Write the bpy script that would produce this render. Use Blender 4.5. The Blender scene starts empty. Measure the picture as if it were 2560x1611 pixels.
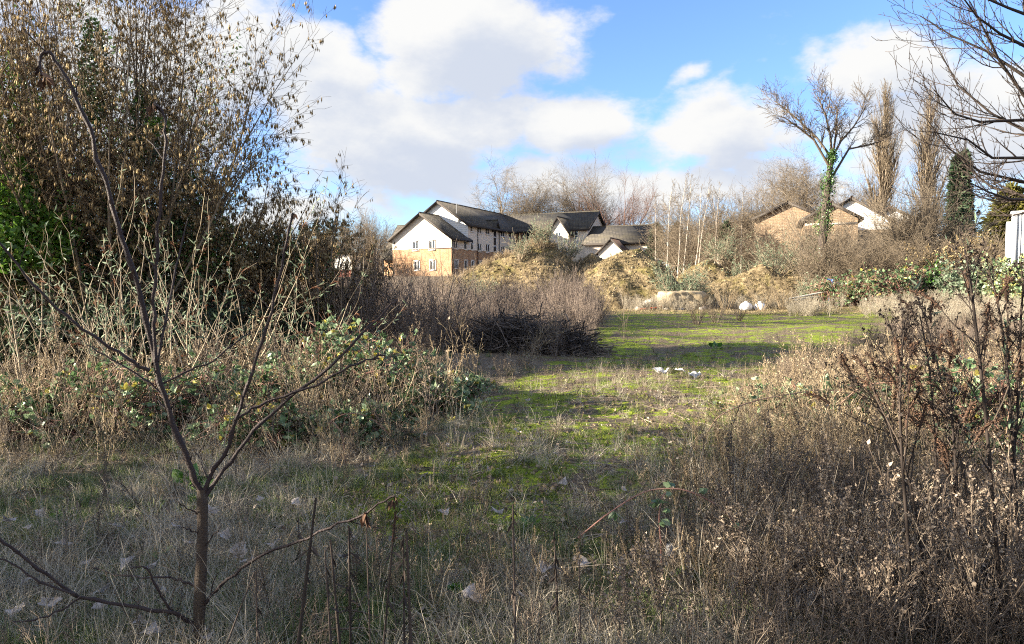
import bpy, math
import numpy as np
from mathutils import Vector
sc = bpy.context.scene
R = math.radians
rng = np.random.default_rng(11)

# ------------------------------------------------------------------ camera
F, CU, CV, HV, CAMH = 1750.0, 1280.0, 805.5, 712.0, 1.6      # focal length in photo pixels, centre, horizon row
PH = -math.atan((CV - HV) / F)
cam = bpy.data.cameras.new('camera'); camo = bpy.data.objects.new('camera', cam)
sc.collection.objects.link(camo); sc.camera = camo
cam.sensor_fit = 'HORIZONTAL'; cam.angle = 2 * math.atan(CU / F); cam.clip_start = 0.05; cam.clip_end = 5000
camo.location = (0, 0, CAMH); camo.rotation_euler = (math.pi / 2 + PH, 0, 0)
FW = np.array([0, math.cos(PH), math.sin(PH)]); UP = np.array([0, -math.sin(PH), math.cos(PH)])
def ray(u, v): return FW + UP * (CV - v) / F + np.array([1., 0, 0]) * (u - CU) / F
def P(u, v, Y):
    d = ray(u, v); return np.array([0, 0, CAMH]) + d * (Y / d[1])
def G(u, v, z=0.0):
    d = ray(u, v); return np.array([0, 0, CAMH]) + d * ((z - CAMH) / d[2])
def proj(p):
    q = np.asarray(p, float) - np.array([0, 0, CAMH]); w = q @ FW
    return CU + F * q[..., 0] / w, CV - F * (q @ UP) / w

# ------------------------------------------------------------------ light
SUN_EL, SUN_AZ = R(16.5), R(-8)         # sun stands on the left (-X), a touch behind the camera plane
L = Vector((-math.cos(SUN_EL) * math.cos(SUN_AZ), math.cos(SUN_EL) * math.sin(SUN_AZ), math.sin(SUN_EL)))
sl = bpy.data.lights.new('sun', 'SUN'); sl.energy = 5.0; sl.angle = R(0.53); sl.color = (1, .88, .70)
so = bpy.data.objects.new('sun', sl); sc.collection.objects.link(so)
so.rotation_euler = L.to_track_quat('Z', 'Y').to_euler(); so.location = (-60, 10, 40)
sc.view_settings.view_transform = 'Standard'; sc.view_settings.look = 'None'
sc.view_settings.exposure = 2.35; sc.view_settings.gamma = 1.0
sc.cycles.use_denoising = False; sc.cycles.filter_width = 1.1
sc.cycles.max_bounces = 4; sc.cycles.diffuse_bounces = 3; sc.cycles.glossy_bounces = 1; sc.cycles.transmission_bounces = 2; sc.cycles.transparent_max_bounces = 4
sc.cycles.use_adaptive_sampling = True; sc.cycles.adaptive_threshold = .015
sc.cycles.caustics_reflective = False; sc.cycles.caustics_refractive = False
SKY_STRENGTH, CLOUD = 0.061, 0.195

W = bpy.data.worlds.new('World'); sc.world = W; W.use_nodes = True
nt = W.node_tree; nt.nodes.clear()
class NT:
    def __init__(s, tree): s.t = tree
    def n(s, typ, **kw):
        o = s.t.nodes.new(typ)
        for k, v in kw.items():
            if k in o.inputs.keys() if isinstance(k, str) else False: pass
            setattr(o, k, v)
        return o
    def l(s, a, b): s.t.links.new(a, b)
    def math(s, op, a, b=None, clamp=False):
        o = s.t.nodes.new('ShaderNodeMath'); o.operation = op; o.use_clamp = clamp
        for i, x in enumerate((a, b)):
            if x is None: continue
            if isinstance(x, (int, float)): o.inputs[i].default_value = x
            else: s.l(x, o.inputs[i])
        return o.outputs[0]
    def vm(s, op, a, b=None):
        o = s.t.nodes.new('ShaderNodeVectorMath'); o.operation = op
        for i, x in enumerate((a, b)):
            if x is None: continue
            if isinstance(x, (tuple, list)): o.inputs[i].default_value = x
            else: s.l(x, o.inputs[i])
        return o.outputs['Value'] if op in ('LENGTH', 'DOT_PRODUCT') else o.outputs[0]
    def smooth(s, x, a, b, lo=0., hi=1.):
        o = s.t.nodes.new('ShaderNodeMapRange'); o.interpolation_type = 'SMOOTHSTEP'
        s.l(x, o.inputs[0]); o.inputs[1].default_value = a; o.inputs[2].default_value = b
        o.inputs[3].default_value = lo; o.inputs[4].default_value = hi
        return o.outputs[0]
    def mix(s, f, a, b, typ='MIX'):
        o = s.t.nodes.new('ShaderNodeMix'); o.data_type = 'RGBA'; o.blend_type = typ
        for i, x in ((0, f), (6, a), (7, b)):
            if isinstance(x, (int, float)): o.inputs[i].default_value = x
            elif isinstance(x, tuple): o.inputs[i].default_value = (*x, 1)
            else: s.l(x, o.inputs[i])
        return o.outputs[2]
    def noise(s, vec, scale, detail=4, rough=.55, dist=0.):
        o = s.t.nodes.new('ShaderNodeTexNoise'); o.inputs['Scale'].default_value = scale
        o.inputs['Detail'].default_value = detail; o.inputs['Roughness'].default_value = rough
        o.inputs['Distortion'].default_value = dist
        if vec is not None: s.l(vec, o.inputs['Vector'])
        return o.outputs[0]
    def ramp(s, fac, stops):
        o = s.t.nodes.new('ShaderNodeValToRGB'); e = o.color_ramp.elements
        while len(e) < len(stops): e.new(.5)
        for i, (p, c) in enumerate(stops): e[i].position = p; e[i].color = (*c, 1)
        s.l(fac, o.inputs[0]); return o.outputs[0]

# cloud density as a function of direction (node group, sampled twice for self-shading)
cg = bpy.data.node_groups.new('cloud_density', 'ShaderNodeTree')
cg.interface.new_socket('dir', in_out='INPUT', socket_type='NodeSocketVector')
cg.interface.new_socket('density', in_out='OUTPUT', socket_type='NodeSocketFloat')
c = NT(cg); gi = c.n('NodeGroupInput'); go = c.n('NodeGroupOutput')
d0 = gi.outputs[0]
warp = c.vm('SCALE', c.vm('SUBTRACT', (lambda o: (c.l(d0, o.inputs['Vector']), o.outputs['Color'])[1])(
    (lambda o: (setattr(o.inputs['Scale'], 'default_value', 5.0), setattr(o.inputs['Detail'], 'default_value', 3), o)[2])(c.n('ShaderNodeTexNoise'))), (.5, .5, .5)), None)
warp.node.inputs['Scale'].default_value = 0.15
dw = c.vm('ADD', d0, warp)
# the clouds seen in the photograph, as soft ellipses on the sky dome: (u, v, ru, rv, weight)
blobs = [(585, 85, 120, 110, .8), (300, 200, 330, 260, .75), (830, 220, 170, 120, 1.), (980, 340, 260, 120, 1.05), (1120, 190, 200, 120, .8),
         (1150, 90, 230, 120, .9), (1240, 290, 190, 90, .7), (1440, 310, 170, 80, .78), (1780, 365, 250, 78, .66),
         (1600, 460, 620, 65, .75), (1050, 440, 330, 60, .7), (2220, 165, 130, 75, .8), (2400, 300, 260, 150, .8),
         (1700, 245, 50, 28, .45), (2350, 450, 330, 80, .5), (700, 520, 400, 60, .5)]
acc = None
for (u, v, ru, rv, w) in blobs:
    ce = ray(u, v); ce = ce / np.linalg.norm(ce)
    q = c.vm('SUBTRACT', dw, tuple(ce))
    q = c.vm('MULTIPLY', q, (F / ru, F / ru * .35, F / rv))
    b = c.smooth(c.vm('LENGTH', q), 1.75, .15, 0., w)
    acc = b if acc is None else c.math('MAXIMUM', acc, b)
st = c.vm('MULTIPLY', d0, (1., 1., 1.9))
n1 = c.noise(st, 5.0, 7, .62)
n2 = c.noise(st, 1.7, 2, .5)
front = c.smooth(c.vm('DOT_PRODUCT', d0, (0, 1, 0)), .60, .45)          # elsewhere: broken cloud out of view, its cover raised to lift the shade
gen = c.math('MULTIPLY', front, c.smooth(n2, .36, .56, 0, .8))
dens = c.math('ADD', c.math('MAXIMUM', acc, gen), c.math('MULTIPLY', c.math('SUBTRACT', n1, .5), 1.9))
c.l(dens, go.inputs[0])

w = NT(nt)
tc = w.n('ShaderNodeTexCoord'); dirv = w.vm('NORMALIZE', tc.outputs['Generated'])
sky = w.n('ShaderNodeTexSky', sky_type='NISHITA'); sky.sun_disc = False
sky.sun_elevation = SUN_EL; sky.sun_rotation = R(-90) + SUN_AZ
sky.air_density = 1.0; sky.dust_density = .6; sky.ozone_density = 2.5
g1 = w.n('ShaderNodeGroup', node_tree=cg); w.l(dirv, g1.inputs[0])
g2 = w.n('ShaderNodeGroup', node_tree=cg); w.l(w.vm('ADD', dirv, (-.036, 0., .045)), g2.inputs[0])
al = w.smooth(g1.outputs[0], .22, .62)
lit = w.smooth(w.math('SUBTRACT', g2.outputs[0], w.math('MULTIPLY', g1.outputs[0], .35)), .0, .78, 1., 0.)
ccol = w.mix(lit, (.68 * CLOUD, .74 * CLOUD, .86 * CLOUD), (.98 * CLOUD, .98 * CLOUD, .97 * CLOUD))
skyc = w.vm('SCALE', sky.outputs[0]); skyc.node.inputs['Scale'].default_value = SKY_STRENGTH
skyc = w.mix(1.0, skyc, (.80, .90, 1.16), 'MULTIPLY')
fin = w.mix(al, skyc, ccol)
bg = w.n('ShaderNodeBackground'); w.l(fin, bg.inputs[0]); bg.inputs[1].default_value = 1.0
W.cycles.sampling_method = 'NONE'
wo = w.n('ShaderNodeOutputWorld'); w.l(bg.outputs[0], wo.inputs[0])

# ------------------------------------------------------------------ materials
MATS = {}
def material(name, cols, rough=.75, transl=0., nscale=0., namt=.35, spec=.25, bump=0., bscale=30., coords='pos'):
    """colours picked by the mesh's 'tint' attribute, shifted by world-space noise"""
    m = bpy.data.materials.new(name); m.use_nodes = True; t = NT(m.node_tree); m.node_tree.nodes.clear()
    at = t.n('ShaderNodeAttribute', attribute_name='tint')
    fac = at.outputs['Fac']
    geo = t.n('ShaderNodeNewGeometry')
    if nscale:
        nz = t.noise(geo.outputs['Position'], nscale, 3)
        fac = t.math('ADD', fac, t.math('MULTIPLY', t.math('SUBTRACT', nz, .5), namt * 2), clamp=True)
    k = len(cols)
    col = t.ramp(fac, [(i / max(1, k - 1), cc) for i, cc in enumerate(cols)])
    bs = t.n('ShaderNodeBsdfPrincipled'); t.l(col, bs.inputs['Base Color'])
    bs.inputs['Roughness'].default_value = rough; bs.inputs['Specular IOR Level'].default_value = spec
    out = t.n('ShaderNodeOutputMaterial'); sh = bs.outputs[0]
    if bump:
        bn = t.n('ShaderNodeBump'); bn.inputs['Strength'].default_value = bump; bn.inputs['Distance'].default_value = .02
        t.l(t.noise(geo.outputs['Position'], bscale, 4, .65), bn.inputs['Height']); t.l(bn.outputs[0], bs.inputs['Normal'])
    if transl:
        tr = t.n('ShaderNodeBsdfTranslucent'); t.l(col, tr.inputs[0])
        mx = t.n('ShaderNodeMixShader'); mx.inputs[0].default_value = transl
        t.l(sh, mx.inputs[1]); t.l(tr.outputs[0], mx.inputs[2]); sh = mx.outputs[0]
    t.l(sh, out.inputs[0]); MATS[name] = m
    return m
def coursed(name, c1, c2, cm, bw, bh, mortar=.012, var=.5, rough=.85, c3=None):
    """brick or tile courses from the building's own axes: (x+y, z)"""
    m = bpy.data.materials.new(name); m.use_nodes = True; t = NT(m.node_tree); m.node_tree.nodes.clear()
    tx = t.n('ShaderNodeTexCoord'); sp = t.n('ShaderNodeSeparateXYZ'); t.l(tx.outputs['Object'], sp.inputs[0])
    cb = t.n('ShaderNodeCombineXYZ'); t.l(t.math('ADD', sp.outputs[0], sp.outputs[1]), cb.inputs[0]); t.l(sp.outputs[2], cb.inputs[1])
    br = t.n('ShaderNodeTexBrick'); t.l(cb.outputs[0], br.inputs['Vector'])
    br.inputs['Color1'].default_value = (*c1, 1); br.inputs['Color2'].default_value = (*c2, 1); br.inputs['Mortar'].default_value = (*cm, 1)
    br.inputs['Scale'].default_value = 1.; br.inputs['Brick Width'].default_value = bw; br.inputs['Row Height'].default_value = bh
    br.inputs['Mortar Size'].default_value = mortar; br.inputs['Bias'].default_value = 0.
    nz = t.noise(tx.outputs['Object'], .9, 5, .65)
    col = t.mix(t.math('MULTIPLY', t.smooth(nz, .35, .7), var), br.outputs[0], c3 or tuple(x * .62 for x in c1))
    bs = t.n('ShaderNodeBsdfPrincipled'); t.l(col, bs.inputs['Base Color']); bs.inputs['Roughness'].default_value = rough
    bn = t.n('ShaderNodeBump'); bn.inputs['Strength'].default_value = .6; bn.inputs['Distance'].default_value = .03
    t.l(br.outputs['Fac'], bn.inputs['Height']); bn.invert = True; t.l(bn.outputs[0], bs.inputs['Normal'])
    out = t.n('ShaderNodeOutputMaterial'); t.l(bs.outputs[0], out.inputs[0]); MATS[name] = m
    return m
material('bark', [(.045, .034, .025), (.11, .085, .06), (.17, .14, .105)], nscale=6, bump=.5)
material('bark_far', [(.07, .055, .04), (.17, .135, .095), (.27, .22, .16)], nscale=.7)
material('bark_red', [(.10, .055, .04), (.19, .11, .08)], nscale=.7)
material('bark_dark', [(.026, .020, .017), (.055, .042, .035), (.095, .072, .06)], nscale=9, bump=.4)
material('bark_birch', [(.20, .165, .13), (.36, .31, .255), (.46, .41, .35)], nscale=3, namt=.4)
material('sapling_bark', [(.018, .012, .012), (.040, .027, .026), (.085, .062, .042)], nscale=22, rough=.55, bump=.5, bscale=120)
material('hazel_bark', [(.08, .062, .043), (.18, .145, .105), (.27, .225, .17)], nscale=5)
material('hazel_twig', [(.075, .052, .032), (.16, .115, .07)], nscale=3)
material('catkin', [(.22, .155, .075), (.40, .30, .155), (.58, .47, .27)], rough=.9, transl=.3)
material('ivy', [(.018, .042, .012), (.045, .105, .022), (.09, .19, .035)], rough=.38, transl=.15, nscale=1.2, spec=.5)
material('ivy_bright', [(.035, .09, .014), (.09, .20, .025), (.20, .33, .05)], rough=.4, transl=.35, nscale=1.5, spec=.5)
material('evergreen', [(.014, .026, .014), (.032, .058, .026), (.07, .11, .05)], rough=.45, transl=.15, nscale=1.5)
material('conifer', [(.014, .028, .016), (.032, .058, .030), (.065, .10, .05)], rough=.7, transl=.1, nscale=.8)
material('yew', [(.03, .032, .008), (.075, .075, .016), (.14, .125, .028)], rough=.7, transl=.15, nscale=.8)
material('bramble_leaf', [(.035, .07, .028), (.085, .15, .06), (.18, .26, .13), (.31, .38, .24), (.45, .38, .06)], rough=.42, transl=.3, nscale=2, namt=.15, spec=.5)
material('bramble_cane', [(.12, .055, .05), (.27, .14, .11), (.42, .30, .20)], rough=.5, nscale=2)
material('buddleia_leaf', [(.075, .105, .07), (.15, .205, .13), (.28, .34, .235)], rough=.7, transl=.3, nscale=1.5, namt=.2)
material('buddleia_stem', [(.10, .078, .055), (.24, .19, .135), (.42, .35, .25)], nscale=3)
material('seed_spike', [(.030, .019, .014), (.085, .052, .036), (.18, .10, .06)], rough=.9)
material('rust_spike', [(.09, .038, .020), (.20, .085, .04)], rough=.9)
material('grass', [(.06, .10, .030), (.14, .20, .06), (.28, .31, .14), (.50, .47, .32)], transl=.35, nscale=.9, namt=.30)
material('moss', [(.045, .07, .016), (.14, .18, .03), (.29, .32, .055)], transl=.3, nscale=1.1, namt=.3)
material('straw', [(.22, .19, .145), (.42, .37, .285), (.62, .56, .45)], transl=.3, nscale=1.2, namt=.25)
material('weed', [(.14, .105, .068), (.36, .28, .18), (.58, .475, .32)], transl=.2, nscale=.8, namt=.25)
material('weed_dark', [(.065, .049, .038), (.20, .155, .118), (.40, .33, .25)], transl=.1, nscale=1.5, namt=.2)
material('thicket', [(.09, .068, .060), (.235, .185, .155), (.45, .37, .29)], transl=.15, nscale=.35, namt=.30)
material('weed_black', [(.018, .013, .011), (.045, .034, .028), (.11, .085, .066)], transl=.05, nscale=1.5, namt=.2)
material('brush', [(.026, .021, .019), (.08, .064, .056), (.24, .20, .17)], nscale=1.5, namt=.2)
material('mound_grass', [(.13, .10, .055), (.27, .215, .12), (.42, .345, .20)], transl=.2, nscale=.25, namt=.35)
material('dead_leaf', [(.10, .065, .045), (.24, .185, .15), (.38, .33, .295), (.54, .50, .48)], transl=.25, nscale=18, namt=.35, bump=.4, bscale=90)
material('litter_leaf', [(.07, .045, .03), (.20, .14, .10), (.42, .36, .31)], transl=.2, nscale=3, namt=.2)
material('stone', [(.24, .19, .125), (.42, .34, .22)], nscale=5, bump=.9, bscale=7)
material('stone_grey', [(.27, .24, .21), (.46, .42, .37)], nscale=5, bump=.8, bscale=12)
material('white_plastic', [(.66, .67, .70), (.80, .80, .82)], nscale=6, rough=.4, bump=.2)
material('blue_metal', [(.10, .22, .52), (.19, .34, .66)], nscale=9, rough=.45)
material('pale_pipe', [(.48, .45, .38), (.64, .61, .54)], nscale=6, rough=.5)
material('sheet', [(.34, .33, .31), (.56, .56, .56)], nscale=6, rough=.6, bump=.7, bscale=20)
material('red_plastic', [(.42, .09, .05), (.50, .13, .07)], nscale=6)
material('metal_white', [(.48, .50, .53), (.58, .60, .62)], nscale=2, rough=.4)
material('render_cream', [(.58, .51, .425), (.68, .61, .52)], nscale=.35, rough=.9, bump=.25, bscale=12)
material('board_white', [(.72, .71, .68), (.82, .81, .79)], nscale=.6, rough=.6)
material('frame_white', [(.74, .74, .74), (.82, .82, .82)], nscale=1, rough=.4)
material('fascia', [(.022, .018, .016), (.05, .04, .034)], nscale=1, rough=.6)
material('pipe_black', [(.012, .012, .013), (.02, .02, .02)], rough=.4)
material('glass', [(.015, .019, .026), (.03, .036, .045)], rough=.06, spec=.8, nscale=.6)
material('steel', [(.42, .42, .43), (.55, .55, .56)], rough=.35)
material('plinth', [(.16, .055, .04), (.26, .10, .07)], nscale=2)
coursed('brick_tan', (.46, .27, .13), (.33, .165, .075), (.44, .36, .27), .45, .15, .014, .55, c3=(.25, .125, .065))
coursed('brick_house', (.29, .20, .12), (.20, .135, .08), (.42, .35, .26), .45, .15, .014, .5, c3=(.24, .15, .09))
coursed('brick_orange', (.50, .22, .08), (.40, .16, .06), (.42, .3, .2), .225, .075, .011, .3)
coursed('roof_tile', (.088, .076, .062), (.048, .042, .037), (.012, .011, .011), .5, .24, .035, .5, c3=(.095, .083, .052))
coursed('roof_brown', (.13, .075, .05), (.09, .055, .04), (.03, .02, .018), .36, .16, .03, .4)

# ------------------------------------------------------------------ mesh building
class MB:
    def __init__(s): s.v = []; s.f3 = []; s.f4 = []; s.t = []; s.n = 0
    def add(s, v, f, tint=.5):
        v = np.asarray(v, float).reshape(-1, 3); f = np.asarray(f, int)
        s.v.append(v); (s.f4 if f.shape[1] == 4 else s.f3).append(f + s.n)
        s.t.append(np.broadcast_to(np.asarray(tint, float), (len(v),)).copy()); s.n += len(v)
    def box(s, a, b, tint=.5):
        (x0, y0, z0), (x1, y1, z1) = a, b
        s.add([(x0, y0, z0), (x1, y0, z0), (x1, y1, z0), (x0, y1, z0), (x0, y0, z1), (x1, y0, z1), (x1, y1, z1), (x0, y1, z1)],
              [(0, 3, 2, 1), (4, 5, 6, 7), (0, 1, 5, 4), (1, 2, 6, 5), (2, 3, 7, 6), (3, 0, 4, 7)], tint)
    def slab(s, q, th, tint=.5):
        q = np.asarray(q, float); n = np.cross(q[1] - q[0], q[2] - q[0]); n = n / np.linalg.norm(n) * th
        v = np.vstack([q, q - n]); s.add(v, [(0, 1, 2, 3), (7, 6, 5, 4), (0, 4, 5, 1), (1, 5, 6, 2), (2, 6, 7, 3), (3, 7, 4, 0)], tint)
    def tubes(s, Pt, Rd, sides=4, tint=.5, cap=False):
        Pt = np.asarray(Pt, float); Rd = np.asarray(Rd, float)
        if Pt.ndim == 2: Pt = Pt[None]; Rd = Rd[None]
        N, K, _ = Pt.shape
        if N == 0: return
        T = np.gradient(Pt, axis=1); T /= np.linalg.norm(T, axis=2, keepdims=True) + 1e-9
        m = T.mean(1); ref = np.where(np.abs(m[:, 2:3]) > .75, np.array([[1., .13, 0]]), np.array([[.05, .1, 1.]]))
        A = np.cross(T, ref[:, None, :]); A /= np.linalg.norm(A, axis=2, keepdims=True) + 1e-9
        B = np.cross(T, A)
        th = np.arange(sides) * 2 * np.pi / sides
        V = Pt[:, :, None, :] + Rd[:, :, None, None] * (np.cos(th)[None, None, :, None] * A[:, :, None, :] + np.sin(th)[None, None, :, None] * B[:, :, None, :])
        idx = np.arange(N * K * sides).reshape(N, K, sides)
        a = idx[:, :-1, :]; b = np.roll(idx, -1, 2)[:, :-1, :]; c2 = np.roll(idx, -1, 2)[:, 1:, :]; d = idx[:, 1:, :]
        f = np.stack([a, b, c2, d], -1).reshape(-1, 4)
        tt = np.broadcast_to(np.asarray(tint, float).reshape(-1, 1, 1), (N, K, sides)).reshape(-1) if np.ndim(tint) else tint
        s.add(V.reshape(-1, 3), f, tt)
        if cap:
            for i in range(N):
                e = V[i, -1]; s.add(np.vstack([e, Pt[i, -1]]), [(j, (j + 1) % sides, sides) for j in range(sides)], float(np.mean(tt)) if np.ndim(tt) else tt)
    def scatter(s, tv, tf, pos, M, scale, tint):
        pos = np.asarray(pos, float); N = len(pos)
        if N == 0: return
        tv = np.asarray(tv, float); k = len(tv)
        sc_ = np.asarray(scale, float)
        if sc_.ndim == 1: sc_ = sc_[:, None]
        V = np.einsum('nij,nkj->nki', M, tv[None] * sc_[:, None, :] * np.ones((N, 1, 3))) + pos[:, None, :]
        tf = np.asarray(tf, int); f = (tf[None] + (np.arange(N) * k)[:, None, None]).reshape(-1, tf.shape[1])
        s.add(V.reshape(-1, 3), f, np.repeat(np.broadcast_to(np.asarray(tint, float), (N,)), k))
    def mesh(s, name, mat, smooth=False):
        me = bpy.data.meshes.new(name)
        if s.n == 0: return me
        V = np.vstack(s.v); f3 = np.vstack(s.f3) if s.f3 else np.zeros((0, 3), int); f4 = np.vstack(s.f4) if s.f4 else np.zeros((0, 4), int)
        me.vertices.add(len(V)); me.vertices.foreach_set('co', V.ravel())
        lp = np.concatenate([f3.ravel(), f4.ravel()]); me.loops.add(len(lp)); me.loops.foreach_set('vertex_index', lp)
        ls = np.concatenate([np.arange(len(f3)) * 3, len(f3) * 3 + np.arange(len(f4)) * 4])
        me.polygons.add(len(ls)); me.polygons.foreach_set('loop_start', ls)
        if smooth: me.polygons.foreach_set('use_smooth', np.ones(len(ls), bool))
        at = me.attributes.new('tint', 'FLOAT', 'POINT'); at.data.foreach_set('value', np.clip(np.concatenate(s.t), 0, 1))
        me.update(calc_edges=True)
        me.materials.append(MATS[mat])
        return me
col = sc.collection
TINY = {'leaves', 'catkins', 'ivy', 'sunlit_ivy', 'bright_ivy', 'foliage', 'twigs', 'crown', 'branches', 'boughs', 'withered_leaves', 'withered_tips', 'seed_heads', 'sticks', 'dry_strands', 'canes', 'stalks', 'stems', 'basal_shoots', 'leaf_stalks'}   # too fine to pick apart one by one
def link(o): col.objects.link(o); return o
def obj(name, mb, mat, parent=None, smooth=False):
    o = link(bpy.data.objects.new(name, mb.mesh(name, mat, smooth)))
    if parent is not None:
        o.parent = parent
        if name in TINY: o['kind'] = 'stuff'
    return o
def tag(o, label, cat, group=None):
    o['label'] = label; o['category'] = cat
    if group: o['group'] = group
    return o
def thing(name, label, cat, loc=(0, 0, 0), rz=0., group=None):
    o = link(bpy.data.objects.new(name, None)); o.empty_display_size = .2
    o.location = tuple(float(x) for x in loc); o.rotation_euler = (0, 0, rz)
    return tag(o, label, cat, group)
def copy_thing(src, label, loc, rz=0., scale=1., group=None, cat=None):
    r = link(src.copy()); r.location = tuple(float(x) for x in loc); r.rotation_euler = (0, 0, rz)
    r.scale = (scale,) * 3 if np.isscalar(scale) else scale
    r['label'] = label
    if cat: r['category'] = cat
    if group: r['group'] = group
    elif 'group' in r: del r['group']
    for ch in [o for o in src.children]:
        k = link(ch.copy()); k.parent = r
        for g in ch.children:
            q = link(g.copy()); q.parent = k
    return r
def struct(name, mb, mat, smooth=False, kind='structure', label=None):
    o = obj(name, mb, mat, None, smooth); o['kind'] = kind
    if label: o['label'] = label
    return o
def unit(v): return v / (np.linalg.norm(v, axis=-1, keepdims=True) + 1e-9)
def frames(z, rnd=None, roll=None):
    """rotation matrices whose local Y axis is z-arg (direction) with random roll"""
    z = unit(np.asarray(z, float)); N = len(z)
    r = rng.normal(size=(N, 3)) if roll is None else np.broadcast_to(np.asarray(roll, float), (N, 3))
    x = unit(np.cross(z, r)); y = np.cross(x, z)
    return np.stack([x, z, -y], axis=2)      # columns: local x, local y(direction), local z
# ------------------------------------------------------------------ growth
def grow(st, di, ln, r0, r1, K=5, wander=.15, trop=(0, 0, 0), droop=0.):
    N = len(st); p = np.array(st, float); d = unit(np.array(di, float)); ln = np.broadcast_to(np.asarray(ln, float), (N,))
    out = [p.copy()]; tr = np.asarray(trop, float)
    for k in range(K - 1):
        d = unit(d + rng.normal(size=(N, 3)) * wander + tr / (K - 1) + np.array([0, 0, -droop]) * (k / (K - 1)) ** 1.5)
        p = p + d * (ln / (K - 1))[:, None]; out.append(p.copy())
    Pt = np.stack(out, 1); t = np.linspace(0, 1, K)[None]
    Rd = np.asarray(r0, float).reshape(-1, 1) * (1 - t) + np.asarray(r1, float).reshape(-1, 1) * t
    return Pt, np.broadcast_to(Rd, (N, K)).copy()
def spawn(Pt, Rd, ln, n, t0=.2, t1=1., ang=40, angs=10, lf=(.3, .6), shape=None, rf=.6, up=0., end=True):
    N, K, _ = Pt.shape; ln = np.broadcast_to(np.asarray(ln, float), (N,))
    t = t0 + (t1 - t0) * ((np.arange(n)[None] + rng.random((N, n))) / n)
    if end: t[:, -1] = 1.
    x = t * (K - 1); i = np.clip(x.astype(int), 0, K - 2); fr = (x - i)[..., None]
    ar = np.arange(N)[:, None]
    pos = Pt[ar, i] * (1 - fr) + Pt[ar, i + 1] * fr
    tan = unit(Pt[ar, i + 1] - Pt[ar, i]); rad = Rd[ar, i] * (1 - fr[..., 0]) + Rd[ar, i + 1] * fr[..., 0]
    rv = rng.normal(size=(N, n, 3)) + np.array([0, 0, up]); pe = rv - (rv * tan).sum(-1, keepdims=True) * tan; pe = unit(pe)
    a = np.radians(rng.normal(ang, angs, (N, n)))
    if end: a[:, -1] *= .3
    di = np.cos(a)[..., None] * tan + np.sin(a)[..., None] * pe
    L2 = ln[:, None] * rng.uniform(lf[0], lf[1], (N, n))
    if shape is not None: L2 = L2 * shape(t)
    return pos.reshape(-1, 3), di.reshape(-1, 3), L2.ravel(), (rad * rf).ravel()
def skeleton(mb, st, di, ln, r0, levels, rmin=.004, tint=(.2, .8)):
    out = []
    for j, lv in enumerate(levels):
        N = len(st); r0 = np.maximum(np.broadcast_to(np.asarray(r0, float), (N,)), rmin)
        Pt, Rd = grow(st, di, ln, r0, np.maximum(r0 * lv.get('taper', .35), rmin * .7), lv.get('K', 4), lv.get('w', .12), lv.get('trop', (0, 0, 0)), lv.get('droop', 0.))
        mb.tubes(Pt, Rd, lv.get('sides', 3), rng.uniform(tint[0], tint[1], N))
        out.append((Pt, Rd, np.broadcast_to(np.asarray(ln, float), (N,))))
        if 'n' in lv:
            st, di, ln, r0 = spawn(Pt, Rd, ln, lv['n'], lv.get('t0', .2), lv.get('t1', 1.), lv.get('ang', 40), lv.get('angs', 10), lv.get('lf', (.3, .6)), lv.get('shape'), lv.get('rf', .6), lv.get('up', 0.), lv.get('end', True))
    return out
def on_twigs(tw, n, t0=.1):
    Pt = tw[0]; N, K, _ = Pt.shape
    i = rng.integers(0, N, n); x = rng.uniform(t0, 1, n) * (K - 1); k = np.clip(x.astype(int), 0, K - 2); fr = (x - k)[:, None]
    return Pt[i, k] * (1 - fr) + Pt[i, k + 1] * fr, unit(Pt[i, k + 1] - Pt[i, k])
LEAF_V = [(0, 0, 0), (.32, .45, .06), (0, .5, -.04), (-.32, .45, .06), (0, 1, .0)]
LEAF_F = [(0, 1, 2), (0, 2, 3), (2, 1, 4), (3, 2, 4)]
LANCE_V = [(x * .32, y, z) for x, y, z in LEAF_V]
CAT_V = [(0, 0, 0), (.13, .5, 0), (-.065, .5, .112), (-.065, .5, -.112), (0, 1, 0)]
CAT_F = [(0, 1, 2), (0, 2, 3), (0, 3, 1), (4, 2, 1), (4, 3, 2), (4, 1, 3)]
SPRAY_V = [(0, 0, 0), (.16, .4, .03), (0, 1, -.02), (-.16, .4, .03)]
SPRAY_F = [(0, 1, 2), (0, 2, 3)]
def leaves(mb, pos, size, tint=(0, 1), tv=LEAF_V, tf=LEAF_F, di=None, spread=1.0, up=0.3):
    N = len(pos)
    if N == 0: return
    d = rng.normal(size=(N, 3)) * spread + np.array([0, 0, up])
    if di is not None: d = d + di
    sz = rng.uniform(size[0], size[1], N)
    mb.scatter(tv, tf, pos, frames(d), sz, rng.uniform(tint[0], tint[1], N))
def ell(n, c0, r, shell=.0):
    d = unit(rng.normal(size=(n, 3))); rr = (shell + (1 - shell) * rng.random(n) ** (1 / 3))[:, None]
    return np.array(c0) + d * rr * np.array(r)

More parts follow.
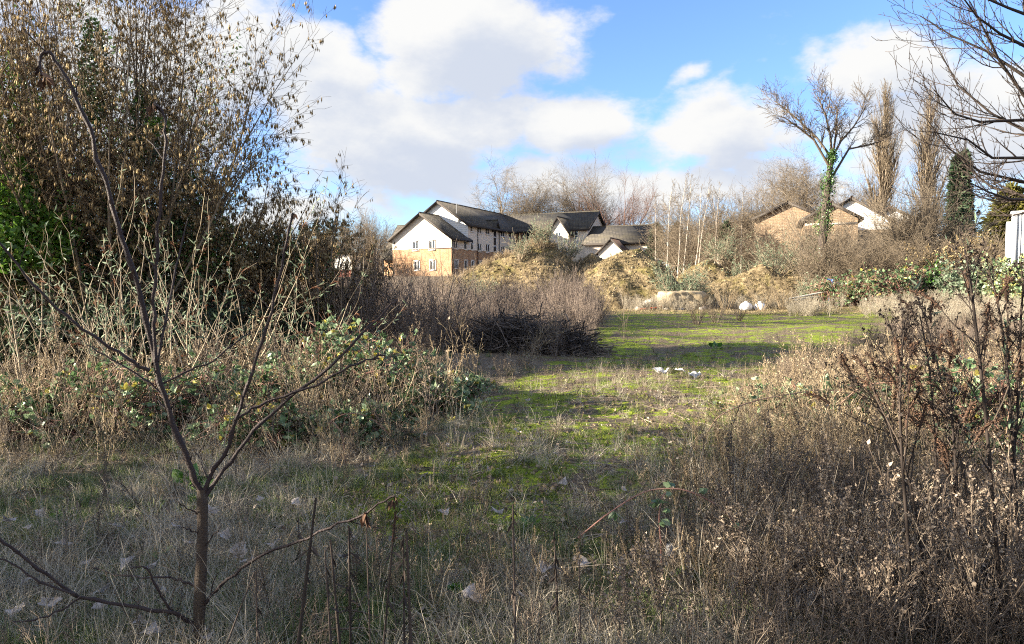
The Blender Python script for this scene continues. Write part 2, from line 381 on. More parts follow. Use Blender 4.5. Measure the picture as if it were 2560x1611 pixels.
# ------------------------------------------------------------------ ground
def vnoise(x, y, s, seed=0):
    x = np.asarray(x, float) / s; y = np.asarray(y, float) / s
    xi = np.floor(x).astype(int); yi = np.floor(y).astype(int); fx = x - xi; fy = y - yi
    fx = fx * fx * (3 - 2 * fx); fy = fy * fy * (3 - 2 * fy)
    h = lambda a, b: (np.sin(a * 127.1 + b * 311.7 + seed * 74.7) * 43758.5453) % 1.0
    return (h(xi, yi) * (1 - fx) + h(xi + 1, yi) * fx) * (1 - fy) + (h(xi, yi + 1) * (1 - fx) + h(xi + 1, yi + 1) * fx) * fy - .5
def ss(x, a, b):
    t = np.clip((np.asarray(x, float) - a) / (b - a), 0, 1); return t * t * (3 - 2 * t)
def gz(x, y):
    x = np.asarray(x, float); y = np.asarray(y, float)
    z = .22 * vnoise(x, y, 3.1, 1) * ss(y, 2, 8) + .10 * vnoise(x, y, 1.1, 2) + .05 * vnoise(x, y, .37, 3) * (1 - ss(y, 12, 25))
    z = z + 2.7 * ss(y, 56, 92) + 1.5 * ss(y, 100, 260) + .9 * ss(x, 16, 26) * ss(y, 30, 45)
    return z - .05
MOUNDS = [  # centre u, Y, radius x, radius y, peak row, lean
    (1372, 53., 3.8, 4.4, 600, 0), (1600, 52., 4.2, 4.6, 629, 1), (1905, 50., 4.2, 3.2, 674, 2), (1770, 57., 4.2, 3.2, 656, 3), (2000, 55., 3.4, 2.8, 652, 4), (1480, 53.5, 4.4, 4.0, 642, 5)]
MD = []; SK = [2.5, 1.9, 1.3, 1., 1., 1.]      # long sunny left flanks
for (u, Y, rx, ry, pv, k) in MOUNDS:
    p = P(u, pv, Y); MD.append((p[0], Y, rx, ry, p[2] + .15, k))
def mound_z(x, y):
    x = np.asarray(x, float); y = np.asarray(y, float); best = np.full(np.broadcast(x, y).shape, -9.)
    for (cx, cy, rx, ry, hp, k) in MD:
        dx = np.where(x < cx, (x - cx) / (rx * SK[k]), (x - cx) / rx); dy = (y - cy) / ry
        wob = 1 + .35 * vnoise(x + 9 * k, y, 2.6, 5 + k)
        d = np.sqrt(dx * dx + dy * dy) * wob
        prof = np.clip(1 - d, -.2, 1); prof = np.where(prof > 0, prof ** .68, prof)
        z = prof * (hp + .1) + .55 * vnoise(x, y, 1.6, 20 + k) * np.clip(prof * 3, 0, 1) + .22 * vnoise(x, y, .6, 30 + k) + .10 * vnoise(x, y, .22, 40)
        best = np.maximum(best, np.where(d < 1.15, z, -9.))
    return best
def top_z(x, y): return np.maximum(gz(x, y), mound_z(x, y))
def tz(x, y): return float(top_z(np.array([float(x)]), np.array([float(y)]))[0])

# where the mossy clearing runs, as polygon half-planes in plan (left edge, right edge by depth)
def clearing(x, y):
    yl = [3, 5.2, 7.2, 9.8, 12.5, 15, 20, 27, 34, 42]
    le = [-1.6, -1.4, -.95, -.55, -.3, .7, 2.2, 3.6, 4.4, 6.0]
    ri = [.8, 1.3, 2.1, 3.4, 5.0, 7.0, 10.5, 14.5, 19., 23.]
    a = np.interp(y, yl, le); b = np.interp(y, yl, ri); wob = 1.1 * vnoise(x, y, 1.7, 8)
    return ss(x - a + wob, -.4, .7) * ss(b - x + wob, -.5, .8) * ss(y, 3.2, 5.0) * ss(-y, -42, -38)

gm = bpy.data.materials.new('ground'); gm.use_nodes = True; t = NT(gm.node_tree); gm.node_tree.nodes.clear()
pos = t.n('ShaderNodeNewGeometry').outputs['Position']
ms = t.n('ShaderNodeAttribute', attribute_name='tint').outputs['Fac']
na = t.noise(pos, .8, 6, .62); nb = t.noise(pos, 4.5, 5, .65); nc = t.noise(pos, 28., 4, .7)
soil = t.ramp(nc, [(.3, (.05, .037, .026)), (.5, (.14, .108, .075)), (.72, (.32, .265, .19))])
moss = t.ramp(t.math('ADD', t.math('MULTIPLY', nc, .6), t.math('MULTIPLY', nb, .4)), [(.3, (.035, .055, .013)), (.45, (.125, .17, .022)), (.58, (.265, .32, .034)), (.70, (.38, .40, .06))])
mk = t.math('MULTIPLY', ms, t.smooth(t.math('ADD', t.math('MULTIPLY', na, .6), t.math('MULTIPLY', nb, .5)), .52, .585))
gc = t.mix(mk, soil, moss)
bs = t.n('ShaderNodeBsdfPrincipled'); t.l(gc, bs.inputs['Base Color']); bs.inputs['Roughness'].default_value = .95; bs.inputs['Specular IOR Level'].default_value = .1
bn = t.n('ShaderNodeBump'); bn.inputs['Strength'].default_value = 1.; bn.inputs['Distance'].default_value = .05
t.l(t.math('ADD', nb, t.math('MULTIPLY', nc, .6)), bn.inputs['Height']); t.l(bn.outputs[0], bs.inputs['Normal'])
t.l(bs.outputs[0], t.n('ShaderNodeOutputMaterial').inputs[0]); MATS['ground'] = gm
mm = bpy.data.materials.new('mound_soil'); mm.use_nodes = True; t = NT(mm.node_tree); mm.node_tree.nodes.clear()
pos = t.n('ShaderNodeNewGeometry').outputs['Position']
na = t.noise(pos, .55, 5, .65); nb = t.noise(pos, 3.2, 6, .72)
soil = t.ramp(nb, [(.30, (.05, .037, .022)), (.46, (.165, .125, .07)), (.6, (.30, .235, .14)), (.75, (.45, .37, .24))])
gc = t.mix(t.math('MULTIPLY', t.smooth(na, .52, .66), .55), soil, t.ramp(nb, [(.3, (.06, .058, .014)), (.7, (.27, .24, .06))]))
bs = t.n('ShaderNodeBsdfPrincipled'); t.l(gc, bs.inputs['Base Color']); bs.inputs['Roughness'].default_value = .95; bs.inputs['Specular IOR Level'].default_value = .1
bn = t.n('ShaderNodeBump'); bn.inputs['Strength'].default_value = 1.; bn.inputs['Distance'].default_value = .25
t.l(nb, bn.inputs['Height']); t.l(bn.outputs[0], bs.inputs['Normal'])
t.l(bs.outputs[0], t.n('ShaderNodeOutputMaterial').inputs[0]); MATS['mound_soil'] = mm

def axis(parts):
    o = []
    for a, b, st_ in parts: o.append(np.arange(a, b, st_))
    return np.unique(np.concatenate(o))
xs = axis([(-700, -60, 32), (-60, -16, 2.2), (-16, -6, .5), (-6, 7, .13), (7, 20, .5), (20, 60, 2.2), (60, 701, 32)])
ys = axis([(-60, 0, 4), (0, 2.4, .4), (2.4, 14, .13), (14, 42, .35), (42, 110, 2.), (110, 700, 30), (700, 1800, 100)])
X, Y = np.meshgrid(xs, ys, indexing='ij'); Z = gz(X, Y)
mb = MB(); n2_ = len(ys); I = np.arange(len(xs) * n2_).reshape(len(xs), n2_)
mb.add(np.stack([X, Y, Z], -1).reshape(-1, 3), np.stack([I[:-1, :-1], I[1:, :-1], I[1:, 1:], I[:-1, 1:]], -1).reshape(-1, 4), clearing(X, Y).ravel())
struct('ground', mb, 'ground', True)
MLAB = ['tallest earth mound', 'long low earth mound', 'small earth mound by the boulders', 'rear earth mound', 'overgrown earth mound under the ivy tree']
for i, (cx, cy, rx, ry, hp, k) in enumerate(MD):
    gx = np.linspace(cx - rx * 1.25 * SK[k], cx + rx * 1.25, 120); gy = np.linspace(cy - ry * 1.25, cy + ry * 1.25, 80)
    X, Y = np.meshgrid(gx, gy, indexing='ij')
    sv = MD[:]; MD[:] = [sv[i]]; Z = mound_z(X, Y); MD[:] = sv
    Z = np.maximum(Z, gz(X, Y) - .6)
    mb = MB(); I = np.arange(X.size).reshape(X.shape)
    mb.add(np.stack([X, Y, Z], -1).reshape(-1, 3), np.stack([I[:-1, :-1], I[1:, :-1], I[1:, 1:], I[:-1, 1:]], -1).reshape(-1, 4), .5)
    struct('soil_mound', mb, 'mound_soil', True)

# ------------------------------------------------------------------ buildings
def wall_grid(mb, o, ax, w, h, holes, nrm, depth=.09, tint=.5):
    """vertical wall from origin o along unit axis ax, w x h, with real openings (x0,x1,z0,z1) and reveals"""
    o = np.array(o, float); ax = np.array(ax, float); up = np.array([0, 0, 1.]); nrm = np.array(nrm, float)
    bx = sorted({0., w} | {min(max(v, 0), w) for q in holes for v in q[:2]}); bz = sorted({0., h} | {min(max(v, 0), h) for q in holes for v in q[2:]})
    fl = np.dot(np.cross(ax, up), nrm) < 0
    for i in range(len(bx) - 1):
        for j in range(len(bz) - 1):
            cx, cz = (bx[i] + bx[i + 1]) / 2, (bz[j] + bz[j + 1]) / 2
            if any(q[0] < cx < q[1] and q[2] < cz < q[3] for q in holes): continue
            v = [o + ax * a + up * b for a, b in ((bx[i], bz[j]), (bx[i + 1], bz[j]), (bx[i + 1], bz[j + 1]), (bx[i], bz[j + 1]))]
            mb.add(v, [(0, 3, 2, 1) if fl else (0, 1, 2, 3)], tint)
    for (a0, a1, z0, z1) in holes:
        z0, z1 = max(z0, 0), min(z1, h)
        if z1 <= z0: continue
        c4 = [(a0, z0), (a1, z0), (a1, z1), (a0, z1)]
        for k in range(4):
            if (k == 0 and z0 == 0) or (k == 2 and z1 == h): continue
            p, q = c4[k], c4[(k + 1) % 4]
            v = [o + ax * p[0] + up * p[1], o + ax * q[0] + up * q[1]]; v += [v[1] - nrm * depth, v[0] - nrm * depth]
            mb.add(v, [(0, 1, 2, 3)], tint)
def window(root, o, ax, nrm, a0, a1, z0, z1, lights=2, sill=True, depth=.07, surround=False):
    o = np.array(o, float); ax = np.array(ax, float); nrm = np.array(nrm, float); up = np.array([0, 0, 1.])
    def bar(mb, x0, x1, y0, y1, d0, d1):
        v = [o + ax * x + up * y + nrm * d for d in (d0, d1) for x, y in ((x0, y0), (x1, y0), (x1, y1), (x0, y1))]
        mb.add(v, [(0, 3, 2, 1), (4, 5, 6, 7), (0, 1, 5, 4), (1, 2, 6, 5), (2, 3, 7, 6), (3, 0, 4, 7)], rng.uniform(.3, .9))
    fr = MB(); t = .075; d0, d1 = -depth - .03, -depth + .035
    bar(fr, a0, a0 + t, z0, z1, d0, d1); bar(fr, a1 - t, a1, z0, z1, d0, d1)
    bar(fr, a0 + t, a1 - t, z0, z0 + t, d0, d1); bar(fr, a0 + t, a1 - t, z1 - t, z1, d0, d1)
    for k in range(1, lights):
        m = a0 + (a1 - a0) * k / lights; bar(fr, m - .05, m + .05, z0 + t, z1 - t, d0, d1)
    wn = obj('window', fr, 'frame_white', root)
    gl = MB(); v = [o + ax * x + up * y - nrm * depth for x, y in ((a0, z0), (a1, z0), (a1, z1), (a0, z1))]
    gl.add(v, [(0, 1, 2, 3)], rng.uniform(.2, .8)); obj('pane', gl, 'glass', wn)
    if sill:
        s = MB(); bar(s, a0 - .09, a1 + .09, z0 - .11, z0 - .003, -.05, .09); obj('sill', s, 'render_cream', wn)
    if surround:
        s = MB(); bar(s, a0 - .13, a1 + .13, z1 + .003, z1 + .15, -.02, .035)
        bar(s, a0 - .13, a0 - .003, z0, z1, -.02, .035); bar(s, a1 + .003, a1 + .13, z0, z1, -.02, .035); obj('surround', s, 'render_cream', wn)
    return wn
def gable_roof(root, x0, x1, y0, y1, ze, zr, axis='y', oh=.45, ov=.45, th=.2, mat='roof_tile', name='roof'):
    """two slabs; axis = ridge direction; ze = eaves height at the wall line, zr ridge height"""
    mb = MB(); fa = MB()
    if axis == 'y':
        xm = (x0 + x1) / 2; sl = (zr - ze) / (xm - x0); Y0, Y1 = y0 - ov, y1 + ov
        A = lambda x, y, z: (x, y, z)
        lo0, lo1 = x0 - oh, x1 + oh
    else:
        xm = (y0 + y1) / 2; sl = (zr - ze) / (xm - y0); Y0, Y1 = x0 - ov, x1 + ov
        A = lambda x, y, z: (y, x, z)
        lo0, lo1 = y0 - oh, y1 + oh
    zl = ze - sl * oh; e = .004
    qa = [A(lo0, Y0, zl + th), A(lo0, Y1, zl + th), A(xm, Y1, zr + th), A(xm, Y0, zr + th)]
    qb = [A(lo1, Y1, zl + th), A(lo1, Y0, zl + th), A(xm, Y0, zr + th), A(xm, Y1, zr + th)]
    if axis == 'y': qa = qa[::-1]; qb = qb[::-1]
    mb.slab(qa, th); mb.slab(qb, th)
    rf = obj(name, mb, mat, root)
    # barge boards and eaves fascia
    for yy, s in ((Y0 - e, -1), (Y1 + e, 1)):
        for lo in (lo0, lo1):
            v = [A(lo, yy, zl + th + .01), A(xm, yy, zr + th + .01), A(xm, yy, zr - .18), A(lo, yy, zl - .18)]
            v += [A(p[0] if axis == 'y' else p[1], yy + s * .04, p[2]) for p in v]
            fa.add(v, [(0, 1, 2, 3), (7, 6, 5, 4), (0, 4, 5, 1), (1, 5, 6, 2), (2, 6, 7, 3), (3, 7, 4, 0)])
    for lo, s in ((lo0, -1), (lo1, 1)):
        pa, pb = A(lo + s * e, Y0, zl - .1), A(lo + s * .09, Y1, zl + th + .02)
        fa.box(tuple(min(a, b) for a, b in zip(pa, pb)), tuple(max(a, b) for a, b in zip(pa, pb)))
    obj('fascia', fa, 'fascia', rf)
    rg = MB(); rg.tubes(np.array([A(xm, Y0, zr + th), A(xm, Y1, zr + th)]), np.array([.13, .13]), 6); obj('ridge_tiles', rg, mat, rf)
    return rf
def tri_gable(mb, x0, x1, y, z0, zr, face=-1, tint=.5, axis='x'):
    xm = (x0 + x1) / 2
    v = [(x0, y, z0), (x1, y, z0), (xm, y, zr)] if axis == 'x' else [(y, x0, z0), (y, x1, z0), (y, xm, zr)]
    mb.add(v, [(0, 1, 2)] if face < 0 else [(0, 2, 1)], tint)
def pipe(root, x, y, z0, z1, r=.055):
    m = MB(); m.tubes(np.array([(x, y, z0), (x, y, (z0 + z1) / 2), (x, y, z1)]), np.full(3, r), 6); obj('drainpipe', m, 'pipe_black', root)

TH = R(25); CX = np.array([math.cos(TH), -math.sin(TH)]); CY = np.array([math.sin(TH), math.cos(TH)])
C0 = P(1129, HV, 97.)[:2]
def bw(x, y, z): q = C0 + CX * x + CY * y; return np.array([q[0], q[1], z])
def solve(fn, u, lo, hi):
    for _ in range(60):
        m = (lo + hi) / 2
        if proj(fn(m))[0] < u: lo = m
        else: hi = m
    return (lo + hi) / 2
def yOn(u, x=0., z=6.): return solve(lambda q: bw(x, q, z), u, -5, 90)
def xOn(u, y=0., z=6.): return solve(lambda q: bw(q, y, z), u, -60, 90)
def zOn(v, x, y):
    lo, hi = -20., 60.
    for _ in range(60):
        m = (lo + hi) / 2
        if proj(bw(x, y, m))[1] > v: lo = m
        else: hi = m
    return (lo + hi) / 2
BZ = 2.3                                       # ground level at the block
WL = -xOn(981.7); yM = yOn(1170); yE = yOn(1289)
zeL = zOn(593, 0, 0); zrL = zOn(536, -WL / 2, 0); zb = zOn(620.5, 0, 0)
zeM = zOn(560, 0, yM); zrM = zOn(506.5, -WL / 2, yM)
B = thing('apartment_building', 'long cream-rendered apartment block with tan brick ground floor and dark tiled roofs', 'building', (C0[0], C0[1], 0), -TH)
# --- openings on the side wall (local y) and on the end gable (local x)
def rowy(us, w, v0, v1, x=0.):
    o = []
    for u in us:
        y = yOn(u); o.append((y - w / 2, y + w / 2, zOn(v1, x, y), zOn(v0, x, y)))
    return o
pz = lambda u, v: (960 + u / 6.69, 490 + v / 6.69)
gw = []
for (x0, x1, y0, y1) in ((485, 575, 765, 915), (760, 850, 750, 905), (510, 590, 1095, 1245), (775, 860, 1085, 1240)):
    a, b = xOn(pz(x0, 0)[0]), xOn(pz(x1, 0)[0]); xm = (a + b) / 2
    gw.append((a, b, zOn(pz(0, y1)[1], xm, 0), zOn(pz(0, y0)[1], xm, 0)))
sw = []
for (xc, w, y0, y1) in ((1200, 1.15, 745, 885), (1365, .85, 765, 900), (1475, .75, 785, 905), (1603, 1.3, 795, 935), (1738, 1.3, 810, 950), (1992, 1.3, 845, 970), (2115, 1.1, 855, 975),
                        (1208, 1.15, 1075, 1215), (1370, .85, 1085, 1220), (1482, .75, 1090, 1225), (1610, 1.3, 1100, 1240), (1745, 1.3, 1110, 1250),
                        (1468, .75, 480, 600), (1600, 1.3, 510, 625), (1733, 1.3, 535, 645), (1988, 1.3, 580, 685), (2110, 1.1, 600, 700)):
    y = yOn(pz(xc, 0)[0]); sw.append((y - w / 2, y + w / 2, zOn(pz(0, y1)[1], 0, y), zOn(pz(0, y0)[1], 0, y)))
ys_ = yOn(pz(1860, 0)[0]); stair = (ys_ - .55, ys_ + .55, BZ + 1.2, zOn(pz(0, 545)[1], 0, ys_))
sw.append(stair)
def split_holes(h, z0, z1, off): return [(a - off, b - off, max(c_, z0) - z0, min(d, z1) - z0) for a, b, c_, d in h if d > z0 and c_ < z1]
br = MB(); rd = MB(); bd = MB()
wall_grid(br, (-WL, 0, BZ - 2), (1, 0, 0), WL, zb - BZ + 2, split_holes(gw, BZ - 2, zb, -WL), (0, -1, 0))
wall_grid(rd, (-WL, 0, zb), (1, 0, 0), WL, zeL - zb, split_holes(gw, zb, zeL, -WL), (0, -1, 0))
tri_gable(rd, -WL, 0, 0, zeL, zrL)
wall_grid(br, (0, 0, BZ - 2), (0, 1, 0), yE, zb - BZ + 2, split_holes(sw, BZ - 2, zb, 0), (1, 0, 0))
wall_grid(rd, (0, 0, zb), (0, 1, 0), yM, zeL - zb, split_holes([q for q in sw if q[0] < yM], zb, zeL, 0), (1, 0, 0))
wall_grid(rd, (0, yM, zb), (0, 1, 0), yE - yM, zeM - zb, split_holes([q for q in sw if q[0] > yM], zb, zeM, yM), (1, 0, 0))
# weatherboarded end of the taller part, back and far walls
for k in range(int((zrM - zeL + 2) / .3)):
    z0 = zeL - 1 + k * .3; z1 = z0 + .3
    hw = lambda z: WL / 2 * (1 if z < zeM else max(0, (zrM - z) / (zrM - zeM)))
    a, b = hw(z0), hw(z1)
    if a <= .05: break
    xm = -WL / 2
    bd.add([(xm - a, yM - .03, z0), (xm + a, yM - .03, z0), (xm + b, yM - .003, z1), (xm - b, yM - .003, z1)], [(0, 1, 2, 3)], rng.uniform(.3, .8))
br.add([(-WL, 0, BZ - 2), (-WL, yE, BZ - 2), (-WL, yE, zeL), (-WL, 0, zeL)], [(0, 1, 2, 3)])
rd.add([(-WL, yM, zeL), (-WL, yE, zeL), (-WL, yE, zeM), (-WL, yM, zeM)], [(0, 1, 2, 3)])
obj('brick_wall', br, 'brick_tan', B); obj('rendered_wall', rd, 'render_cream', B); obj('weatherboarding', bd, 'board_white', B)
bc = MB(); bc.box((-WL - .02, -.05, zb - .05), (.05, -.004, zb + .07)); bc.box((.004, -.05, zb - .05), (.05, yE - .3, zb + .07)); obj('band_course', bc, 'render_cream', B)
for q in gw: window(B, (0, 0, 0), (1, 0, 0), (0, -1, 0), *q, surround=True)
for q in sw[:-1]: window(B, (0, 0, 0), (0, 1, 0), (1, 0, 0), *q, lights=2 if q[1] - q[0] > 1 else 1, surround=q[3] < zb)
n_ = 5
for k in range(n_):
    h = (stair[3] - stair[2]) / n_
    window(B, (0, 0, 0), (0, 1, 0), (1, 0, 0), stair[0], stair[1], stair[2] + h * k, stair[2] + h * (k + 1) - .002, lights=1, sill=False)
gable_roof(B, -WL, 0, 0, yM - .1, zeL, zrL, 'y', .55, .5)
gable_roof(B, -WL, 0, yM, yE + WL / 2, zeM, zrM, 'y', .5, .5)
# small stair dormer gable on the eaves
dw_ = 1.15; zd = zOn(pz(0, 395)[1], .4, ys_)
m = MB(); m.add([(.02, ys_ - dw_ + .25, zeM - .3), (.02, ys_ + dw_ - .25, zeM - .3), (.02, ys_, zd - .35)], [(0, 1, 2)]); obj('dormer_wall', m, 'render_cream', B)
gable_roof(B, -2.6, .2, ys_ - dw_ + .3, ys_ + dw_ - .3, zeM - .1, zd - .2, 'x', .3, .25, .12, name='dormer_roof')
# wing across the back
zeW = zOn(578, 0, yE); Lc = xOn(1468, yE, 9); zrW = zOn(532, xOn(1482, yE + WL / 2, 12), yE + WL / 2)
cw = MB(); cb = MB()
pb = lambda u, v: (1280 + u / 6.337, 490 + v / 6.337)
cwin = []
for (x0, x1, y0, y1) in ((165, 270, 565, 740), (460, 545, 560, 640), (165, 255, 810, 900)):
    a, b = xOn(pb(x0, 0)[0], yE, 9), xOn(pb(x1, 0)[0], yE, 9); cwin.append((a, b, zOn(pb(0, y1)[1], a, yE), zOn(pb(0, y0)[1], a, yE)))
xa, xb2 = xOn(1371, yE, 9), xOn(1421, yE, 9)
wall_grid(cb, (0, yE, BZ - 2), (1, 0, 0), xa, zeW - BZ + 2, [(a, b, c_ - BZ + 2, d - BZ + 2) for a, b, c_, d in cwin], (0, -1, 0))
st2 = (xOn(1436, yE, 7), xOn(1444.5, yE, 7)); z20, z21 = zOn(629, st2[0], yE), zOn(575, st2[0], yE)
zp = BZ + 1.6
wall_grid(cw, (xb2, yE, zp), (1, 0, 0), Lc - xb2, zeW - zp, [(st2[0] - xb2, st2[1] - xb2, max(z20 - zp, .05), z21 - zp)], (0, -1, 0))
pl = MB(); pl.box((xb2, yE - .03, BZ - 2), (Lc + .03, yE + .4, zp - .002)); obj('plinth', pl, 'plinth', B)
cw.add([(Lc, yE, BZ - 2), (Lc, yE + WL, BZ - 2), (Lc, yE + WL, zeW), (Lc, yE, zeW)], [(0, 1, 2, 3)]); tri_gable(cw, yE, yE + WL, Lc, zeW, zrW, -1, axis='y')
for q in cwin: window(B, (0, yE, 0), (1, 0, 0), (0, -1, 0), *q, sill=False)
for k in range(4):
    h = (z21 - max(z20, zp + .05)) / 4; z0 = max(z20, zp + .05) + k * h
    window(B, (0, yE, 0), (1, 0, 0), (0, -1, 0), st2[0], st2[1], z0, z0 + h - .002, lights=1, sill=False)
gable_roof(B, -WL / 2, Lc, yE, yE + WL, zeW, zrW, 'x', .45, .4)
# projecting gabled bay
yD = yE - 1.6; xD0, xD1 = xOn(1371, yD, 9), xOn(1421, yD, 9); zpk = zOn(545, (xD0 + xD1) / 2, yD)
dwn = (xOn(1389, yD, 9), xOn(1402.5, yD, 9)); dz = (zOn(591, dwn[0], yD), zOn(572, dwn[0], yD)); zeD = zOn(580, xD1, yD)
wall_grid(cw, (xD0, yD, BZ - 2), (1, 0, 0), xD1 - xD0, zeD - BZ + 2, [(dwn[0] - xD0, dwn[1] - xD0, dz[0] - BZ + 2, min(dz[1], zeD - .05) - BZ + 2)], (0, -1, 0))
tri_gable(cw, xD0, xD1, yD, zeD, zpk)
cw.add([(xD1, yD, BZ - 2), (xD1, yE, BZ - 2), (xD1, yE, zeD), (xD1, yD, zeD)], [(0, 1, 2, 3)]); cw.add([(xD0, yE, BZ - 2), (xD0, yD, BZ - 2), (xD0, yD, zeD), (xD0, yE, zeD)], [(0, 1, 2, 3)])
window(B, (0, yD, 0), (1, 0, 0), (0, -1, 0), dwn[0], dwn[1], dz[0], min(dz[1], zeD - .05))
gable_roof(B, xD0, xD1, yD, yE + WL * .45, zeD, zpk, 'y', .4, .35, .16, name='bay_roof')
obj('rendered_wall', cw, 'render_cream', B); obj('brick_wall', cb, 'brick_tan', B)
# balcony rail
a, b, z0, z1 = cwin[0]; m = MB(); zz = (z0 + z1) / 2 - .1
m.box((a - .1, yE - .22, zz + .35), (b + .1, yE - .16, zz + .42)); m.box((a - .1, yE - .22, z0 + .02), (b + .1, yE - .16, z0 + .08))
for q in np.arange(a - .08, b + .1, .13): m.box((q, yE - .205, z0 + .08), (q + .025, yE - .175, zz + .35))
for q in (a - .1, b + .05): m.box((q, yE - .16, zz + .35), (q + .05, yE - .003, zz + .41))
obj('balcony_rail', m, 'pipe_black', B)
for yy, z1 in ((yOn(1193.5), zeM), (yOn(1247), zeM), (yOn(1131), zeL)): pipe(B, .1, yy, BZ - 1, z1 - .3)
pipe(B, xOn(1297, yE, 9), yE - .1, BZ - 1, zeW - .3); pipe(B, xOn(1427, yE, 9), yE - .1, BZ - 1, zeW - .3)
# lower wing at the right
yL = yE - 2.0; xl0, xl1 = xOn(1462, yL, 6), xOn(1618, yL, 6); zeR = zOn(609, xl0, yL); wR = 9.5; zrR = zOn(571, xOn(1480, yL + wR / 2, 9), yL + wR / 2)
m = MB(); wall_grid(m, (xl0, yL, BZ - 2), (1, 0, 0), xl1 - xl0, zeR - BZ + 2, [], (0, -1, 0)); tri_gable(m, yL, yL + wR, xl1, zeR, zrR, -1, axis='y'); tri_gable(m, yL, yL + wR, xl0, zeR, zrR, 1, axis='y')
m.add([(xl1, yL, BZ - 2), (xl1, yL + wR, BZ - 2), (xl1, yL + wR, zeR), (xl1, yL, zeR)], [(0, 1, 2, 3)]); obj('low_wing_wall', m, 'render_cream', B)
gable_roof(B, xl0, xl1, yL, yL + wR, zeR, zrR, 'x', .5, .3, name='low_wing_roof')
yG = yL - 3.5; xg0, xg1 = xOn(1495, yG, 5), xOn(1562, yG, 5); zg = zOn(599, (xg0 + xg1) / 2, yG); zge = zOn(630, xg1, yG)
m = MB(); wall_grid(m, (xg0, yG, BZ - 2), (1, 0, 0), xg1 - xg0, zge - BZ + 2, [], (0, -1, 0)); tri_gable(m, xg0, xg1, yG, zge, zg)
m.add([(xg1, yG, BZ - 2), (xg1, yL, BZ - 2), (xg1, yL, zge), (xg1, yG, zge)], [(0, 1, 2, 3)]); obj('porch_wall', m, 'render_cream', B)
gable_roof(B, xg0, xg1, yG, yL + 4, zge, zg, 'y', .35, .3, .15, 'roof_brown', 'porch_roof')
# wing behind on the left
zq = zOn(568, -WL + 2, 14); gable_roof(B, -WL - 6, -WL + 3, 6, 15, zq - 5, zq, 'x', .4, .3, name='rear_roof')
m = MB(); m.box((-WL - 5.9, 6.2, BZ - 2), (-WL - .01, 14.8, zq - 5)); obj('rear_wall', m, 'brick_tan', B)
# television aerial and satellite dish on the weatherboarded end
ax_, ay_ = xOn(1141, yM - .2, 12), yM - .2; zt = zOn(508, ax_, ay_); zt0 = zOn(545, ax_, ay_)
m = MB(); m.tubes(np.array([(ax_, ay_, zt0), (ax_, ay_, zt)]), np.full(2, .03), 5); m.tubes(np.array([(ax_ - .9, ay_, zt + .05), (ax_ + .5, ay_, zt - .25)]), np.full(2, .02), 4)
for k in np.linspace(-.8, .4, 7): m.tubes(np.array([(ax_ + k, ay_ - .25, zt - .09 - k * .2), (ax_ + k, ay_ + .25, zt - .09 - k * .2)]), np.full(2, .012), 3)
obj('aerial', m, 'steel', B)
m = MB(); zc = zOn(548, ax_, ay_); th_ = np.linspace(0, 2 * np.pi, 15)[:-1]
ring = np.array([(ax_ + .38 * math.cos(q), ay_ - .12, zc + .38 * math.sin(q)) for q in th_]); m.add(np.vstack([ring, [(ax_, ay_ - .02, zc)]]), [(i, (i + 1) % 14, 14) for i in range(14)]); m.tubes(np.array([(ax_, ay_, zc), (ax_ + .2, ay_ - .4, zc - .1)]), np.full(2, .015), 3)
obj('satellite_dish', m, 'steel', B)

def house(label, u, Y, rz, w, dep, ve, vr, wall, roof, upper=None, split=.5, vb=640, cat='house', name='house', fasc='fascia'):
    """gable-fronted house: front gable centred on column u at depth Y"""
    c_ = P(u, vb, Y); ze = P(u, ve, Y)[2]; zr = P(u, vr, Y)[2]; b = gz(c_[0], Y) - 1.
    h = thing(name, label, cat, (c_[0], Y, 0), rz); w2 = w / 2
    lo = MB(); up_ = MB(); zs = b + (ze - b) * split if upper else ze
    wl = [(-w * .28, -w * .28 + 1.3, b + 2.2, b + 3.3), (w * .1, w * .1 + 1.3, b + 2.2, b + 3.3)]
    wall_grid(lo, (-w2, 0, b), (1, 0, 0), w, zs - b, [(a + w2, c2 + w2, d - b, e - b) for a, c2, d, e in wl if e < zs], (0, -1, 0))
    for q in wl:
        if q[3] < zs: window(h, (0, 0, 0), (1, 0, 0), (0, -1, 0), *q)
    tgt = up_ if upper else lo
    if upper:
        for z0 in np.arange(zs, zr - .1, .22):
            f_ = lambda z: w2 * (1 if z < ze else max(0, (zr - z) / (zr - ze)))
            a, c2 = f_(z0), f_(min(z0 + .22, zr)); up_.add([(-a, -.06, z0), (a, -.06, z0), (c2, -.02, min(z0 + .22, zr)), (-c2, -.02, min(z0 + .22, zr))], [(0, 1, 2, 3)], rng.uniform(.3, .8))
    else: tri_gable(lo, -w2, w2, 0, ze, zr)
    for sx in (-1, 1): lo.add([(sx * w2, 0, b), (sx * w2, dep, b), (sx * w2, dep, ze), (sx * w2, 0, ze)], [(0, 1, 2, 3)])
    tri_gable(lo, -w2, w2, dep, ze, zr, 1); lo.add([(-w2, dep, b), (w2, dep, b), (w2, dep, ze), (-w2, dep, ze)], [(0, 1, 2, 3)])
    obj('wall', lo, wall, h)
    if upper: obj('upper_boarding', up_, upper, h)
    gable_roof(h, -w2, w2, 0, dep, ze, zr, 'y', .35, .3, .16, roof)
    return h
house('tan brick house gable with pale verge, just left of the ivy-clad tree', 1968, 72, R(-22), 6.5, 9, 545, 508, 'brick_house', 'roof_brown')
hs = house('tan brick house gable with pale band, just right of the ivy-clad tree', 2076, 64, R(-20), 4.4, 8, 545, 510, 'brick_house', 'roof_brown')
